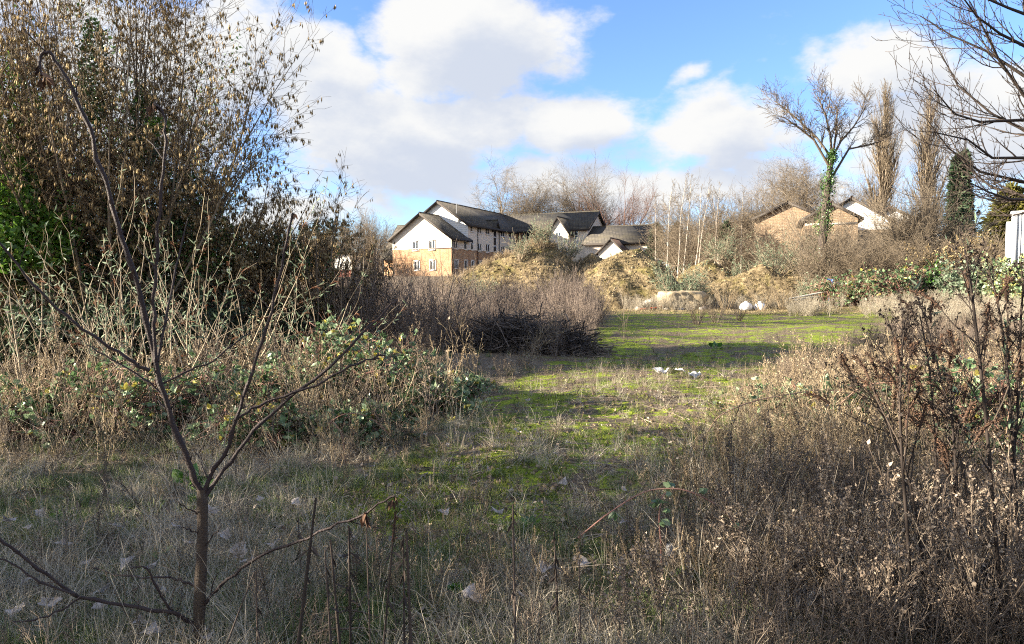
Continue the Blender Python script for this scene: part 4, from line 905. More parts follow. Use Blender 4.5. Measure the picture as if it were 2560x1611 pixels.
def bramble(label, loc, rx, ry, h, nc, nl, name='bramble_bush', lsz=(.035, .085), group=None, cr=.0055, tint=(0, .85), dead=0):
    root = thing(name, label, 'shrub', loc, 0, group); m = MB(); ml = MB()
    a = rng.uniform(0, 2 * np.pi, nc); st = np.stack([np.cos(a) * rx, np.sin(a) * ry, np.zeros(nc)], 1) * rng.uniform(0, .6, nc)[:, None] - [0, 0, .05]
    b = a + rng.normal(0, .9, nc); reach = rng.uniform(.5, 1.15, nc)[:, None]; en = np.stack([np.cos(b) * rx, np.sin(b) * ry, np.zeros(nc)], 1) * reach
    hh = h * rng.uniform(.45, 1.15, nc) * np.clip(1.25 - reach[:, 0] * .55, .3, 1); K = 9; t = np.linspace(0, 1, K)[None, :, None]
    end_z = hh[:, None] * rng.uniform(.0, .75, (nc, 1))
    Pt = st[:, None, :] * (1 - t) + en[:, None, :] * t; arc = np.sin(np.pi * np.minimum(t[..., 0] * .78, 1)); Pt[:, :, 2] += hh[:, None] * arc * (1 - .35 * t[..., 0]) ; Pt += rng.normal(size=Pt.shape) * .03 * h
    Rd = np.linspace(cr, cr * .5, K)[None].repeat(nc, 0); m.tubes(Pt, Rd, 4, rng.uniform(0, 1, nc))
    s, d, l, r0 = spawn(Pt, Rd, np.full(nc, h), 5, .25, 1, 55, 15, (.12, .3), None, .6); P2, R2 = grow(s, d, l, r0, r0 * .6, 4, .12, (0, 0, .2)); m.tubes(P2, R2, 3, rng.uniform(0, 1, len(s)))
    obj('canes', m, 'bramble_cane', root)
    for tw, f in (((Pt, Rd, None), .35), ((P2, R2, None), .65)):
        k = int(nl * f / 3); p, dd = on_twigs(tw, k, .25); ax = unit(dd + rng.normal(size=dd.shape) * .7 + [0, 0, .25]); sz = rng.uniform(*lsz, k)
        tn = np.where(rng.random(k) < .06, .97, rng.uniform(tint[0], tint[1], k) * .78)
        roll = np.array([0, 0, 1.]) + rng.normal(size=(k, 3)) * .35
        for side in (-1, 0, 1):
            lat = unit(np.cross(ax, roll)); di = unit(ax + lat * side * 1.3); ml.scatter(TRI_V, TRI_F, p + ax * .02, frames(di, roll=None if False else None), sz * (1. if side == 0 else .8), tn)
    obj('leaves', ml, 'bramble_leaf', root)
    return root
def bush(label, loc, r, nl, mat, lsz, name='evergreen_bush', twig='bark_dark', tv=LEAF_V, tf=LEAF_F, tint=(0, 1), sc2=1.):
    root = thing(name, label, 'shrub', loc); m = MB(); ml = MB(); n = 30; a = rng.uniform(0, 2 * np.pi, n); el = rng.uniform(.1, 1.3, n)
    d = np.stack([np.cos(a) * np.cos(el) * r[0], np.sin(a) * np.cos(el) * r[1], np.sin(el) * r[2]], 1); ln = np.linalg.norm(d, axis=1) * rng.uniform(.7, 1.05, n)
    sk = skeleton(m, np.zeros((n, 3)) - [0, 0, .1], d, ln, np.full(n, .012 * sc2 * r[2]), [dict(K=5, w=.12, trop=(0, 0, .1), n=9, t0=.25, ang=45, lf=(.25, .45)), dict(K=4, w=.15, n=5, t0=.2, ang=45, lf=(.4, .7)), dict(K=3, w=.15)], .003 * sc2)
    obj('branches', m, twig, root)
    p, dd = on_twigs(sk[2], int(nl * .7), .1); leaves(ml, p, lsz, tint, tv, tf, dd * .5)
    p, dd = on_twigs(sk[1], nl - int(nl * .7), .2); leaves(ml, p, lsz, tint, tv, tf, dd * .5); obj('leaves', ml, mat, root)
    return root
def dead_stems(label, loc, H, n, spread, name='dead_stem_clump', mat='weed_dark', group=None, heads=0, cat='plant', thin=1.):
    root = thing(name, label, cat, loc, 0, group); m = MB(); mh = MB(); a = rng.uniform(0, 2 * np.pi, n)
    st = np.stack([np.cos(a), np.sin(a), np.zeros(n)], 1) * rng.uniform(0, .12 * H * spread, n)[:, None] - [0, 0, .05]; d = np.stack([np.cos(a) * .35 * spread, np.sin(a) * .35 * spread, np.ones(n)], 1) + rng.normal(size=(n, 3)) * .06
    sk = skeleton(m, st, d, H * rng.uniform(.6, 1.05, n), np.full(n, .005 * thin), [dict(K=6, w=.04, n=6, t0=.35, ang=28, lf=(.15, .35)), dict(K=3, w=.08)], .0025 * thin); obj('stalks', m, mat, root)
    if heads: p, dd = on_twigs(sk[1], heads, .6); leaves(mh, p, (.012, .03), (0, 1), CAT_V, CAT_F, dd); obj('seed_heads', mh, 'weed_dark', root)
    return root
g0 = lambda u, Y: at(u, Y)
# dark evergreens under the hazels
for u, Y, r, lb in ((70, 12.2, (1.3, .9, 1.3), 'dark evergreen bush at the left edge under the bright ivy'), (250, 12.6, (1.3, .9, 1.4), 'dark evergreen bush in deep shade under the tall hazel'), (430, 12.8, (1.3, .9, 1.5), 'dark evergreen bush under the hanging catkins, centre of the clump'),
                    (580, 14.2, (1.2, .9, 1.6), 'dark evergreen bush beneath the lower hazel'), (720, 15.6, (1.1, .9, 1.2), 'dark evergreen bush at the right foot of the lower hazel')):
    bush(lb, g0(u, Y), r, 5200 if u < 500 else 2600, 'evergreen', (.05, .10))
# buddleias in front of them
for u, Y, H, sp, lb in ((60, 8.6, 1.75, .9, 'grey-leaved buddleia with pale stems at the left edge'), (190, 9.2, 2.0, .7, 'buddleia of tall pale bare stems left of the sapling leader'), (300, 8.8, 1.9, .8, 'buddleia with crossing pale stems left of the sapling'), (470, 9.4, 1.9, .8, 'grey-green buddleia just right of the sapling leader'),
                        (560, 9.8, 2.05, .8, 'buddleia with rusty seed spikes before the dark hazel foot'), (650, 10.4, 1.8, .8, 'buddleia with rusty seed spikes under the lower hazel'), (760, 11.5, 1.7, .7, 'thin pale buddleia at the right end of the left thicket'), (400, 7.9, 1.45, .9, 'low pale-leaved buddleia among brambles behind the sapling')):
    buddleia(lb, g0(u, Y), H * rng.uniform(.8, 1.15), sp * rng.uniform(.9, 1.4), 7, 240, 14, lsz=(.05, .12), nside=4)
# brambles
for u, Y, rx, ry, h, lb in ((835, 9.4, .75, .7, 1.22, 'leafy bramble mound, topmost of the middle thicket'), (965, 8.9, .75, .7, .92, 'leafy bramble mound right of the topmost one'), (1075, 8.5, .6, .6, .62, 'low bramble at the right tip of the middle thicket'), (720, 8.4, .8, .6, .98, 'bramble mound left of the topmost one'), (585, 8.0, .8, .6, .85, 'pale-leaved bramble right of the sapling fork'),
                            (470, 8.3, .8, .6, .95, 'pale-leaved bramble behind the sapling leader'), (880, 7.3, .7, .5, .5, 'low sprawling bramble with reddish arched canes in front of the thicket'), (1120, 10.5, .8, .6, .38, 'flat bramble patch beside the brush heap'), (330, 7.6, .8, .6, .8, 'bramble left of the sapling trunk'), (150, 7.8, .8, .6, .72, 'bramble in the dry weeds at far left'),
                            (60, 7.2, .8, .6, .75, 'bramble in the shade edge at the far left corner of the thicket'), (250, 8.6, .8, .6, .95, 'bramble under the pale buddleia stems at left'), (640, 7.2, .7, .5, .6, 'low bramble in front of the pale-leaved one right of the sapling'), (2480, 7.0, .8, .7, 1.12, 'bramble with yellowing leaves at the right edge'), (2340, 8.4, .8, .7, .86, 'bramble behind the tall dark stems at right'), (2555, 5.6, .6, .5, .9, 'bramble leaves low at the right edge'), (2150, 7.6, .7, .6, .55, 'small bramble in the tan weeds right of the clearing'), (1950, 8.8, .7, .6, .55, 'small bramble at the right rim of the clearing')):
    bramble(lb, g0(u, Y), rx * rng.uniform(.85, 1.2), ry, h * rng.uniform(.85, 1.2), 90 if u < 1150 else 46, (3200 if u > 650 else 1700) if u < 1150 else 1300, lsz=(.036, .095), tint=(.15, 1.) if u > 650 else (0, .9))
# far bank at the right
for u, Y, rx, h, nl, lb in ((2085, 43, 1.6, 1.9, 1500, 'dark bramble bank at the foot of the ivy tree'), (2150, 42, 1.8, 2.1, 2600, 'bramble bank with green leaves below the tan gable'), (2220, 41, 1.8, 2.0, 3000, 'bramble bank with green leaves below the first poplar'), (2290, 42, 1.6, 2.2, 2600, 'bramble bank left of the glossy laurel')):
    bramble(lb, g0(u, Y), rx, 1.2, h * 1.15, 120, int(nl * .8), lsz=(.10, .22), cr=.014)
bush('glossy dark green laurel below the second poplar', g0(2338, 41), (.9, .8, 2.0), 3200, 'ivy', (.12, .24), 'laurel_bush', sc2=2.5)
for u, Y, r, mt, lb in ((2395, 40, (1.3, 1., 2.0), 'buddleia_leaf', 'yellow-green bush right of the glossy laurel'), (2455, 39, (1.3, 1., 1.9), 'buddleia_leaf', 'pale green bush below the yellow catkin shrubs'), (2515, 38, (1.3, 1., 2.4), 'bramble_leaf', 'green bush below the white cabin'), (2570, 37, (1.4, 1., 2.7), 'bramble_leaf', 'green bush cut by the right edge below the cabin')):
    bush(lb, g0(u, Y), r, 4600, mt, (.14, .28), 'leafy_bush', twig='hazel_bark', sc2=2.5, tint=(.3, 1))
for u, Y, r, lb in ((2385, 44, (1.4, 1., 3.5), 'golden catkin shrub in front of the dark conifers'), (2455, 44, (1.5, 1., 3.2), 'golden catkin shrub left of the olive yew'), (2320, 45, (1.1, 1., 2.6), 'thin golden shrub between the poplar and the conifers')):
    bush(lb, g0(u, Y), r, 4200, 'catkin', (.18, .34), 'catkin_shrub', twig='hazel_bark', tv=CAT_V, tf=CAT_F, sc2=2.5)
# on and around the mounds
for u, Y, H, sp, nl, mt, lb in ((1690, 46.5, 2.5, 1.1, 3400, 'buddleia_leaf', 'grey-green leafy buddleia against the mounds, above the boulder'), (1355, 52., 1.9, .9, 1000, 'buddleia_leaf', 'buddleia growing on the crest of the tallest mound'), (1300, 51., 1.5, .9, 700, 'buddleia_leaf', 'buddleia on the sunlit slope of the tallest mound'),
        (1420, 54., 1.7, .9, 800, 'buddleia_leaf', 'buddleia on the shaded shoulder of the tallest mound'), (1885, 55., 3.6, 1.2, 3200, 'buddleia_leaf', 'big pale twiggy buddleia between the mounds and the ivy tree'), (1945, 54, 2.9, 1.1, 2000, 'buddleia_leaf', 'pale twiggy buddleia left of the ivy tree roots'), (1800, 57., 2.6, 1.1, 1400, 'buddleia_leaf', 'pale twiggy buddleia behind the rear mound'),
        (1215, 49, 1.9, 1., 1000, 'buddleia_leaf', 'pale buddleia at the left foot of the tallest mound'), (1150, 47, 1.7, 1., 800, 'buddleia_leaf', 'pale buddleia below the brick corner of the apartment block'), (1530, 55., 1.5, 1., 600, 'buddleia_leaf', 'small buddleia in the dip between the two big mounds'), (1745, 48, 1.8, 1.0, 900, 'buddleia_leaf', 'brown-green buddleia right of the leafy one by the mounds'),
        (2035, 44., 1.6, 1.1, 900, 'buddleia_leaf', 'pale buddleia left of the blue frame'), (2120, 42., 1.2, 1.1, 700, 'buddleia_leaf', 'low pale buddleia right of the blue frame'), (950, 46, 1.5, 1., 500, 'buddleia_leaf', 'low green-grey buddleia before the apartment gable'), (1010, 44, 1.3, 1., 500, 'buddleia_leaf', 'dull buddleia under the ground-floor gable windows')):
    buddleia(lb, g0(u, Y), H, sp, 22, nl, 0, lsz=(.10, .22), leafmat=mt, sticks=1.3, rmin=.008)
for u, Y, H, lb in ((1745, 28.5, 1.0, 'fan of dark twigs standing at the far edge of the moss'), (1790, 30, .9, 'small dark twig clump right of the dark twig fan'), (1850, 31, .8, 'small dark twig clump below the white containers'), (1905, 41, 2.0, 'pale bare saplings between the white containers and the small mound'), (1815, 43, 2.0, 'brown bare twigs in front of the small mound'), (1960, 42, 1.6, 'pale bare twigs left of the long pale pole')):
    dead_stems(lb, g0(u, Y), H, 26, 1.2, 'twig_clump', 'weed_dark' if Y < 32 else 'weed', thin=2.2 if Y < 32 else 3.2)
# tall dark stalks rising over the thicket in the middle distance
ORD = ['first', 'second', 'third', 'fourth', 'fifth', 'sixth', 'seventh', 'eighth', 'ninth', 'tenth', 'eleventh', 'twelfth', 'thirteenth', 'fourteenth', 'fifteenth', 'sixteenth', 'seventeenth']
for k, (u, Y, v) in enumerate(sorted(((955, 19, 600), (1015, 18, 640), (1055, 18.5, 630), (1118, 17.5, 620), (1128, 19, 640), (1180, 18, 660), (1090, 20, 655), (985, 17.5, 650), (1400, 18, 690), (1560, 20, 690), (850, 15, 640), (790, 14, 660)))):
    p = at(u, Y); H = P(u, v, Y)[2] - p[2]
    dead_stems(f'tall dark dead stalk above the mauve-brown stem thicket, {ORD[k]} from the left', p, H, 3, .25, 'dead_stalk', 'weed_dark', 'dark stalks above the thicket', heads=60, thin=1.6)
# brush heap
root = thing('brush_heap', 'dark heap of cut brushwood at the edge of the mossy clearing', 'brush heap', at(1310, 17.3)); m = MB()
n = 1900; a = rng.uniform(0, 2 * np.pi, n); rr = np.sqrt(rng.random(n)); c_ = np.stack([np.cos(a) * rr * 1.8, np.sin(a) * rr * 1.1, np.zeros(n)], 1); c_[:, 2] = rng.random(n) ** .7 * 1.15 * np.clip(1 - rr ** 1.6, .04, 1) * (.65 + .9 * (vnoise(c_[:, 0], c_[:, 1], .7, 33) + .3))
d = rng.normal(size=(n, 3)) * [1, .8, .35]; ln = rng.uniform(.5, 1.5, n); Pt, Rd = grow(c_ - unit(d) * ln[:, None] / 2, d, ln, rng.uniform(.003, .022, n) ** 1., np.full(n, .003), 5, .2, (0, 0, -.1)); Pt[:, :, 2] = np.maximum(Pt[:, :, 2], .01); m.tubes(Pt, Rd, 3, rng.random(n)); obj('sticks', m, 'brush', root)
m = MB(); n = 420; a = rng.uniform(0, 2 * np.pi, n); c_ = np.stack([np.cos(a) * 1.5 * rng.random(n), np.sin(a) * .9 * rng.random(n), rng.uniform(.3, .9, n)], 1); Pt, Rd = grow(c_, rng.normal(size=(n, 3)) + [0, 0, .3], rng.uniform(.5, 1., n), np.full(n, .004), np.full(n, .002), 6, .25, (0, 0, -.8)); m.tubes(Pt, Rd, 3, rng.uniform(.5, 1, n)); obj('dry_strands', m, 'brush', root)

# ------------------------------------------------------------------ loose objects on the field
def lump(name, label, cat, loc, r, mat, seed=1, cut=(.75, .8, .7), rough=.12, rz=0., n=22):
    root_m = MB(); th = np.linspace(0, np.pi, n); ph = np.linspace(0, 2 * np.pi, 2 * n, endpoint=False); T, Q = np.meshgrid(th, ph, indexing='ij')
    d = np.stack([np.sin(T) * np.cos(Q), np.sin(T) * np.sin(Q), np.cos(T)], -1); k = np.max(np.abs(d) / np.array(cut), axis=-1); d2 = d / np.maximum(k, 1.)[..., None]
    nz = vnoise(d[..., 0] * 3 + seed, d[..., 1] * 3 + d[..., 2] * 2, .8, seed) + .5 * vnoise(d[..., 0] * 7 + d[..., 2] * 5, d[..., 1] * 7, .8, seed + 1)
    V = d2 * (1 + rough * nz[..., None]) * np.array(r); I = np.arange(V[..., 0].size).reshape(n, 2 * n); f = np.stack([I[:-1], np.roll(I, -1, 1)[:-1], np.roll(I, -1, 1)[1:], I[1:]], -1).reshape(-1, 4)
    root_m.add(V.reshape(-1, 3), f, .5); o = obj(name, root_m, mat, None, False); o.location = tuple(loc); o.rotation_euler = (0, 0, rz); return tag(o, label, cat)
Yb = 44.; sx = Yb / F
b = at(1703, Yb); lump('boulder', 'large tan rough stone block lying at the foot of the mounds', 'boulder', b + [0, 0, .55], (1.75, 1.0, .95), 'stone', 3, (.8, .75, .62), .22, .1, 34)
b = at(1612, Yb); o = lump('stone_slab', 'pale stone slab tipped against the mound left of the block', 'stone', b + [0, 0, .3], (.75, .5, .26), 'stone_grey', 6, (.8, .8, .5), .2, .3); o.rotation_euler = (0, R(-26), .3)
for k in range(9):
    q = at(rng.uniform(1570, 1790), rng.uniform(42.5, 44.)); lump('rubble_stone', 'small rubble stone scattered below the large stone block', 'stone', q + [0, 0, .08], rng.uniform(.12, .3, 3) * [1, 1, .7], 'stone_grey', 10 + k, (.8, .8, .7), .3, rng.uniform(0, 3), 12)['group'] = 'rubble by the stone block'
m = MB(); m.tubes(np.array([(-.75, 0, 0), (-.2, -.1, .05), (.3, 0, .08), (.8, .1, .2)]), np.array([.05, .06, .05, .03]), 6); o = obj('plastic_strip', m, 'red_plastic'); o.location = tuple(at(1625, 43.2) + [0, 0, .07]); tag(o, 'red plastic strip on the ground below the pale slab', 'debris')
for u, lb in ((1866, 'white rounded plastic container on the dry grass, left of two'), (1901, 'white rounded plastic container on the dry grass, right of two')):
    b = at(u, 42.); root = thing('plastic_container', lb, 'container', b, rng.uniform(0, 3)); m = MB()
    pr = [(0, 0), (.30, .02), (.36, .12), (.37, .26), (.33, .38), (.2, .47), (.07, .50), (.065, .54)]; K = 20; an = np.linspace(0, 2 * np.pi, K, endpoint=False)
    V = np.array([(r_ * math.cos(q), r_ * math.sin(q), z_) for r_, z_ in pr for q in an]); I = np.arange(len(V)).reshape(len(pr), K); m.add(V, np.stack([I[:-1], np.roll(I, -1, 1)[:-1], np.roll(I, -1, 1)[1:], I[1:]], -1).reshape(-1, 4)); obj('body', m, 'white_plastic', root, True)
    m = MB(); m.tubes(np.array([(0, 0, .53), (0, 0, .57)]), np.array([.085, .085]), 12, cap=True); obj('cap', m, 'white_plastic', root)
b = at(2082, 43); root = thing('metal_trestle', 'broken blue metal frame standing in the dry weeds', 'frame', b); pp = lambda u, v, dy=0.: P(u, v, 43 + dy) - b
for k, (s_, e_) in enumerate((((2070, 765), (2082, 700)), ((2082, 700), (2100, 712)), ((2100, 712), (2092, 768)), ((2068, 698), (2084, 702)), ((2076, 742), (2094, 730)))):
    m = MB(); m.tubes(np.array([pp(*s_, -.3 * (k == 0)), pp(*e_)]), np.full(2, .07 if k < 3 else .05), 6); obj('bar', m, 'blue_metal', root)
b = at(2133, 43); m = MB(); m.tubes(np.array([(0, 0, 0), (.1, 0, .5), (-.05, 0, 1.1)]), np.full(3, .07), 6); o = obj('blue_post', m, 'blue_metal'); o.location = tuple(b); tag(o, 'short bent blue post right of the blue frame', 'post')
for (u0, v0), (u1, v1), lb in (((1972, 748), (2120, 722), 'long pale pole leaning through the weeds by the blue frame, upper one'), ((1985, 752), (2050, 742), 'short pale pole low in the weeds left of the blue frame')):
    a_, b_ = P(u0, v0, 42.2), P(u1, v1, 42.8); m = MB(); m.tubes(np.array([a_ * 0, (b_ - a_) * .5 + [0, 0, .04], b_ - a_]), np.full(3, .06), 6); o = obj('pole', m, 'pale_pipe'); o.location = tuple(a_); tag(o, lb, 'pole')
def sheet(name, label, cat, loc, sx_, sy_, mat, seed, rz=0., amp=.06):
    n = 12; x, y = np.meshgrid(np.linspace(-sx_, sx_, n), np.linspace(-sy_, sy_, n), indexing='ij'); z = amp * (vnoise(x, y, sx_ * .6, seed) + .6 * vnoise(x, y, sx_ * .25, seed + 1)) * 1.6 + amp * .5
    x = x + .25 * sx_ * vnoise(x, y, sx_ * .5, seed + 2); y = y + .5 * sy_ * vnoise(x, y, sx_ * .5, seed + 3); m = MB(); I = np.arange(n * n).reshape(n, n)
    f = np.stack([I[:-1, :-1], I[1:, :-1], I[1:, 1:], I[:-1, 1:]], -1).reshape(-1, 4); m.add(np.stack([x, y, z], -1).reshape(-1, 3), f, .6); m.add(np.stack([x, y, z - .006], -1).reshape(-1, 3), f[:, ::-1], .6); o = obj(name, m, mat, None, True); o.location = tuple(loc); o.rotation_euler = (0, 0, rz); return tag(o, label, cat)
def gp(u, v): p = G(u, v); return np.array([p[0], p[1], tz(p[0], p[1]) + .03])
sheet('plastic_sheet', 'crumpled white sheet lying on the moss in the middle of the clearing', 'litter', gp(1668, 948) + [0, 0, .05], .23, .15, 'sheet', 3, .2, .09)
sheet('plastic_scrap', 'small white scrap beside the crumpled white sheet', 'litter', gp(1738, 945), .12, .06, 'sheet', 9, .6)
sheet('paper_scrap', 'pale crumpled paper in the grass under the right weeds', 'litter', gp(1990, 1510) + [0, 0, .05], .11, .09, 'sheet', 12, .4, .05)
sheet('paper_scrap', 'pale scrap on the near grass right of centre below the arched cane', 'litter', gp(1680, 1405) + [0, 0, .04], .07, .05, 'sheet', 15, 1.)

# ------------------------------------------------------------------ foreground sapling
S = 2560 / 2407.
def polyline(pts, Y0, Y1, K=None):
    pts = np.array(pts, float) * S; n = len(pts); p = np.array([P(u, v, Y0 + (Y1 - Y0) * k / max(1, n - 1)) for k, (u, v) in enumerate(pts)])
    K = K or (n * 3); t = np.linspace(0, n - 1, K); i = np.clip(t.astype(int), 0, n - 2); f = (t - i)[:, None]
    pm = np.vstack([2 * p[0] - p[1], p, 2 * p[-1] - p[-2]]); a, b, c_, d = pm[i], pm[i + 1], pm[i + 2], pm[i + 3]
    return .5 * (2 * b + (c_ - a) * f + (2 * a - 5 * b + 4 * c_ - d) * f ** 2 + (3 * b - a - 3 * c_ + d) * f ** 3)
px = 3.1 / F                     # metres per photo pixel at the sapling
base = polyline([(466, 1600), (467, 1500)], 3.1, 3.1, 2)[0]; bx, by = base[0], base[1]; base = np.array([bx, by, tz(bx, by)])
sap = thing('sapling', 'young bare tree with forked trunk and long dark shoots, close to the camera', 'tree', base)
def limb(name, pts, w0, w1, Y0=3.1, Y1=3.1, sides=8, nodes=True):
    p = polyline(pts, Y0, Y1) - base; K = len(p); p[2:-1] += rng.normal(size=(K - 3, 3)) * .0028; r = np.linspace(w0, w1, K) * px * .36
    if nodes: r = r * (1 + .22 * (np.arange(K) % 4 == 0) + .05 * rng.normal(size=K))
    m = MB(); m.tubes(p, r, sides, .5, True)
    # opposite bud scars along the shoot
    for k in range(2, K - 1, 4):
        d = unit(p[k + 1] - p[k]); s_ = unit(np.cross(d, [0, 1, 0]))
        for sg in (-1, 1): m.scatter(CAT_V, CAT_F, [p[k] + s_ * sg * r[k] * .7], frames([d + s_ * sg * .7]), [r[k] * 2.6], [.3])
        if w0 > 9 and k % 8 == 2 and rng.random() < .6:
            Pq, Rq = grow([p[k]], [d + s_ * rng.choice([-1, 1]) * .9], rng.uniform(.03, .14), [r[k] * .45], [r[k] * .3], 4, .1); m.tubes(Pq, Rq, 5, .4)
    return obj(name, m, 'sapling_bark', sap, True)
tp = polyline([(466, 1700), (467, 1500), (470, 1400), (475, 1280), (476, 1190), (474, 1150)], 3.1, 3.1) - base; tp[0, 2] = -.08
m = MB(); m.tubes(tp, np.linspace(31, 24, len(tp)) * px / 2 * (1 + .06 * rng.normal(size=len(tp))), 10, .85); obj('trunk', m, 'sapling_bark', sap, True)
limb('leader', [(474, 1160), (462, 1130), (440, 1080), (405, 985), (372, 880), (345, 760), (318, 650), (285, 560), (255, 455), (228, 370), (210, 300), (175, 220), (140, 160), (118, 128), (101, 126), (93, 150), (98, 178)], 20, 8, 3.1, 2.9)
limb('shoot', [(366, 845), (362, 760), (361, 700), (366, 640), (371, 540), (380, 430), (387, 345), (388, 300), (378, 258), (362, 242)], 12, 7, 3.02, 3.05)
limb('shoot', [(370, 850), (385, 770), (402, 690), (418, 610), (440, 520)], 10, 5, 3.05, 3.3)
limb('shoot', [(478, 1160), (500, 1110), (530, 1060), (560, 970), (590, 880), (620, 790), (650, 680), (675, 570), (688, 500)], 16, 7, 3.1, 3.15)
limb('shoot', [(480, 1170), (530, 1100), (590, 1022), (658, 955), (780, 858), (855, 781), (911, 725), (932, 704)], 15, 6, 3.1, 3.5)
limb('shoot', [(556, 985), (600, 958), (658, 934), (745, 905), (810, 868), (855, 848), (905, 836)], 10, 6, 3.13, 3.4)
limb('shoot', [(352, 872), (310, 850), (250, 810), (195, 775), (130, 720), (70, 660), (15, 590), (-30, 540)], 12, 6, 3.03, 2.8)
limb('shoot', [(385, 930), (345, 898), (300, 868), (240, 830), (205, 812)], 8, 4, 3.05, 3.0)
limb('shoot', [(378, 905), (440, 872), (500, 850), (560, 800), (590, 780)], 7, 4, 3.05, 3.3)
limb('branch', [(466, 1472), (430, 1452), (400, 1440), (300, 1425), (200, 1405), (170, 1395), (100, 1345), (30, 1290), (-20, 1255)], 15, 8, 3.1, 2.8)
limb('branch', [(178, 1398), (100, 1372), (40, 1335), (-30, 1300)], 8, 5, 2.87, 2.8)
limb('branch', [(190, 1403), (150, 1430), (90, 1455), (30, 1462)], 7, 4, 2.87, 2.75)
limb('branch', [(462, 1380), (430, 1366), (390, 1358), (330, 1356), (260, 1348), (215, 1335)], 9, 4, 3.1, 3.1)
limb('branch', [(482, 1420), (510, 1385), (560, 1345), (620, 1302), (700, 1275), (780, 1240), (850, 1212), (900, 1180), (928, 1166)], 12, 6, 3.1, 3.0)
limb('branch', [(478, 1290), (500, 1262), (520, 1236)], 5, 3, 3.1, 3.05)
limb('twig', [(474, 1215), (440, 1195), (418, 1180)], 5, 3, 3.1, 3.0)
limb('twig', [(474, 1260), (445, 1245), (425, 1240)], 5, 3, 3.1, 3.0)
limb('branch', [(400, 1435), (370, 1385), (345, 1340), (325, 1332), (300, 1342)], 9, 4, 3.06, 3.0)
m = MB()      # blackened tips and shrivelled leaves hanging from the shoots
for (u, v, Yq, s_, n) in ((98, 178, 2.9, 26, 5), (93, 158, 2.9, 16, 4), (362, 246, 3.05, 20, 5), (380, 300, 3.05, 10, 3), (688, 500, 3.15, 16, 5), (858, 1205, 3.02, 26, 6), (926, 1172, 3.0, 20, 6), (676, 575, 3.15, 12, 3), (932, 704, 3.5, 12, 4), (310, 640, 3., 13, 3), (262, 470, 2.95, 10, 2), (370, 600, 3.04, 14, 3)):
    c_ = P(u * S, v * S, Yq) - base; k = n
    m.scatter(LEAF_V, LEAF_F, np.tile(c_, (k, 1)) + rng.normal(size=(k, 3)) * .006, frames(rng.normal(size=(k, 3)) * .5 + [0, 0, -1]), np.stack([np.full(k, s_ * px * .8), np.full(k, s_ * px * 1.5), np.full(k, s_ * px * 3)], 1), rng.random(k))
obj('withered_tips', m, 'seed_spike', sap)

# ------------------------------------------------------------------ individual dead stalks near the camera
def stalk(label, top, bot, Y0, r=.0042, leavesn=10, name='dead_stalk', mat='bark_dark', mid=None, group=None, spike=0):
    pts = [bot] + ([mid] if mid else []) + [top]; p = polyline([(a / S, b / S) for a, b in pts], Y0, Y0 + rng.uniform(-.1, .1), 10)
    b = np.array([p[0, 0], p[0, 1], tz(p[0, 0], p[0, 1])]); p = p - b; p[0, 2] = -.05
    r = r * 1.5; root = thing(name, label, 'plant', b, 0, group); m = MB(); m.tubes(p, np.linspace(r, r * .6, 10) * (1 + .12 * rng.normal(size=10)), 6, rng.random()); obj('stem', m, mat, root)
    if leavesn:
        m = MB(); t = rng.uniform(.45, 1, leavesn) * 9; i = np.clip(t.astype(int), 0, 8); q = p[i] * (1 - (t - i)[:, None]) + p[i + 1] * (t - i)[:, None]
        m.scatter(LANCE_V, LEAF_F, q, frames(rng.normal(size=(leavesn, 3)) * .5 + [0, 0, -.9]), rng.uniform(.03, .075, leavesn), rng.random(leavesn)); obj('withered_leaves', m, mat, root)
    if spike:
        m = MB(); n = spike; t = rng.random(n); q = p[-1] + (p[-1] - p[-3]) * t[:, None] * .9 + rng.normal(size=(n, 3)) * .010; leaves(m, q, (.010, .024), (0, 1), CAT_V, CAT_F); m.tubes(np.array([p[-1], p[-1] + (p[-1] - p[-3]) * .95]), np.array([.006, .004]), 4, .3); obj('seed_spike', m, 'seed_spike', root)
    return root
for (top, bot, Y0, r, n, sp, lb) in (((790, 1245), (736, 1690), 2.75, .0065, 7, 0, 'leaning dead stalk just right of the sapling, thickest of its row'), ((812, 1375), (832, 1690), 2.75, .004, 9, 0, 'thin dark stalk next to the leaning stalk'), ((826, 1350), (856, 1690), 2.8, .0055, 8, 0, 'dark stalk with curled tip in the bottom middle row'),
        ((872, 1315), (878, 1700), 2.85, .005, 14, 0, 'upright dark stalk with withered leaves in the bottom middle row'), ((915, 1290), (928, 1700), 3., .0035, 3, 0, 'thin grey stalk in the bottom middle row'), ((982, 1355), (952, 1690), 2.9, .0042, 10, 40, 'stalk with furry seed spike in the bottom middle row'),
        ((1008, 1340), (1012, 1690), 2.8, .004, 12, 0, 'forked dark stalk with shrivelled leaves, left stem'), ((1016, 1330), (1030, 1690), 2.8, .006, 4, 0, 'pointed dark stalk, rightmost of the bottom middle row'), ((1282, 1260), (1290, 1690), 3., .0045, 14, 0, 'tall dark stalk left of bottom centre'), ((1385, 1330), (1400, 1660), 3.2, .004, 22, 0, 'dark stalk hung with grey withered leaves near bottom centre'),
        ((1448, 1400), (1452, 1690), 3., .003, 4, 0, 'thin stalk right of the stalk with grey leaves'), ((640, 1430), (645, 1690), 2.9, .003, 2, 0, 'thin brown stalk between the sapling and the leaning stalk'), ((636, 1430), (540, 1680), 2.8, .003, 0, 0, 'thin straw stalk slanting right of the sapling trunk'), ((745, 1290), (755, 1480), 3.8, .003, 10, 0, 'small seeding stalk behind the leaning stalk')):
    stalk(lb, top, bot, Y0, r, n, spike=sp)
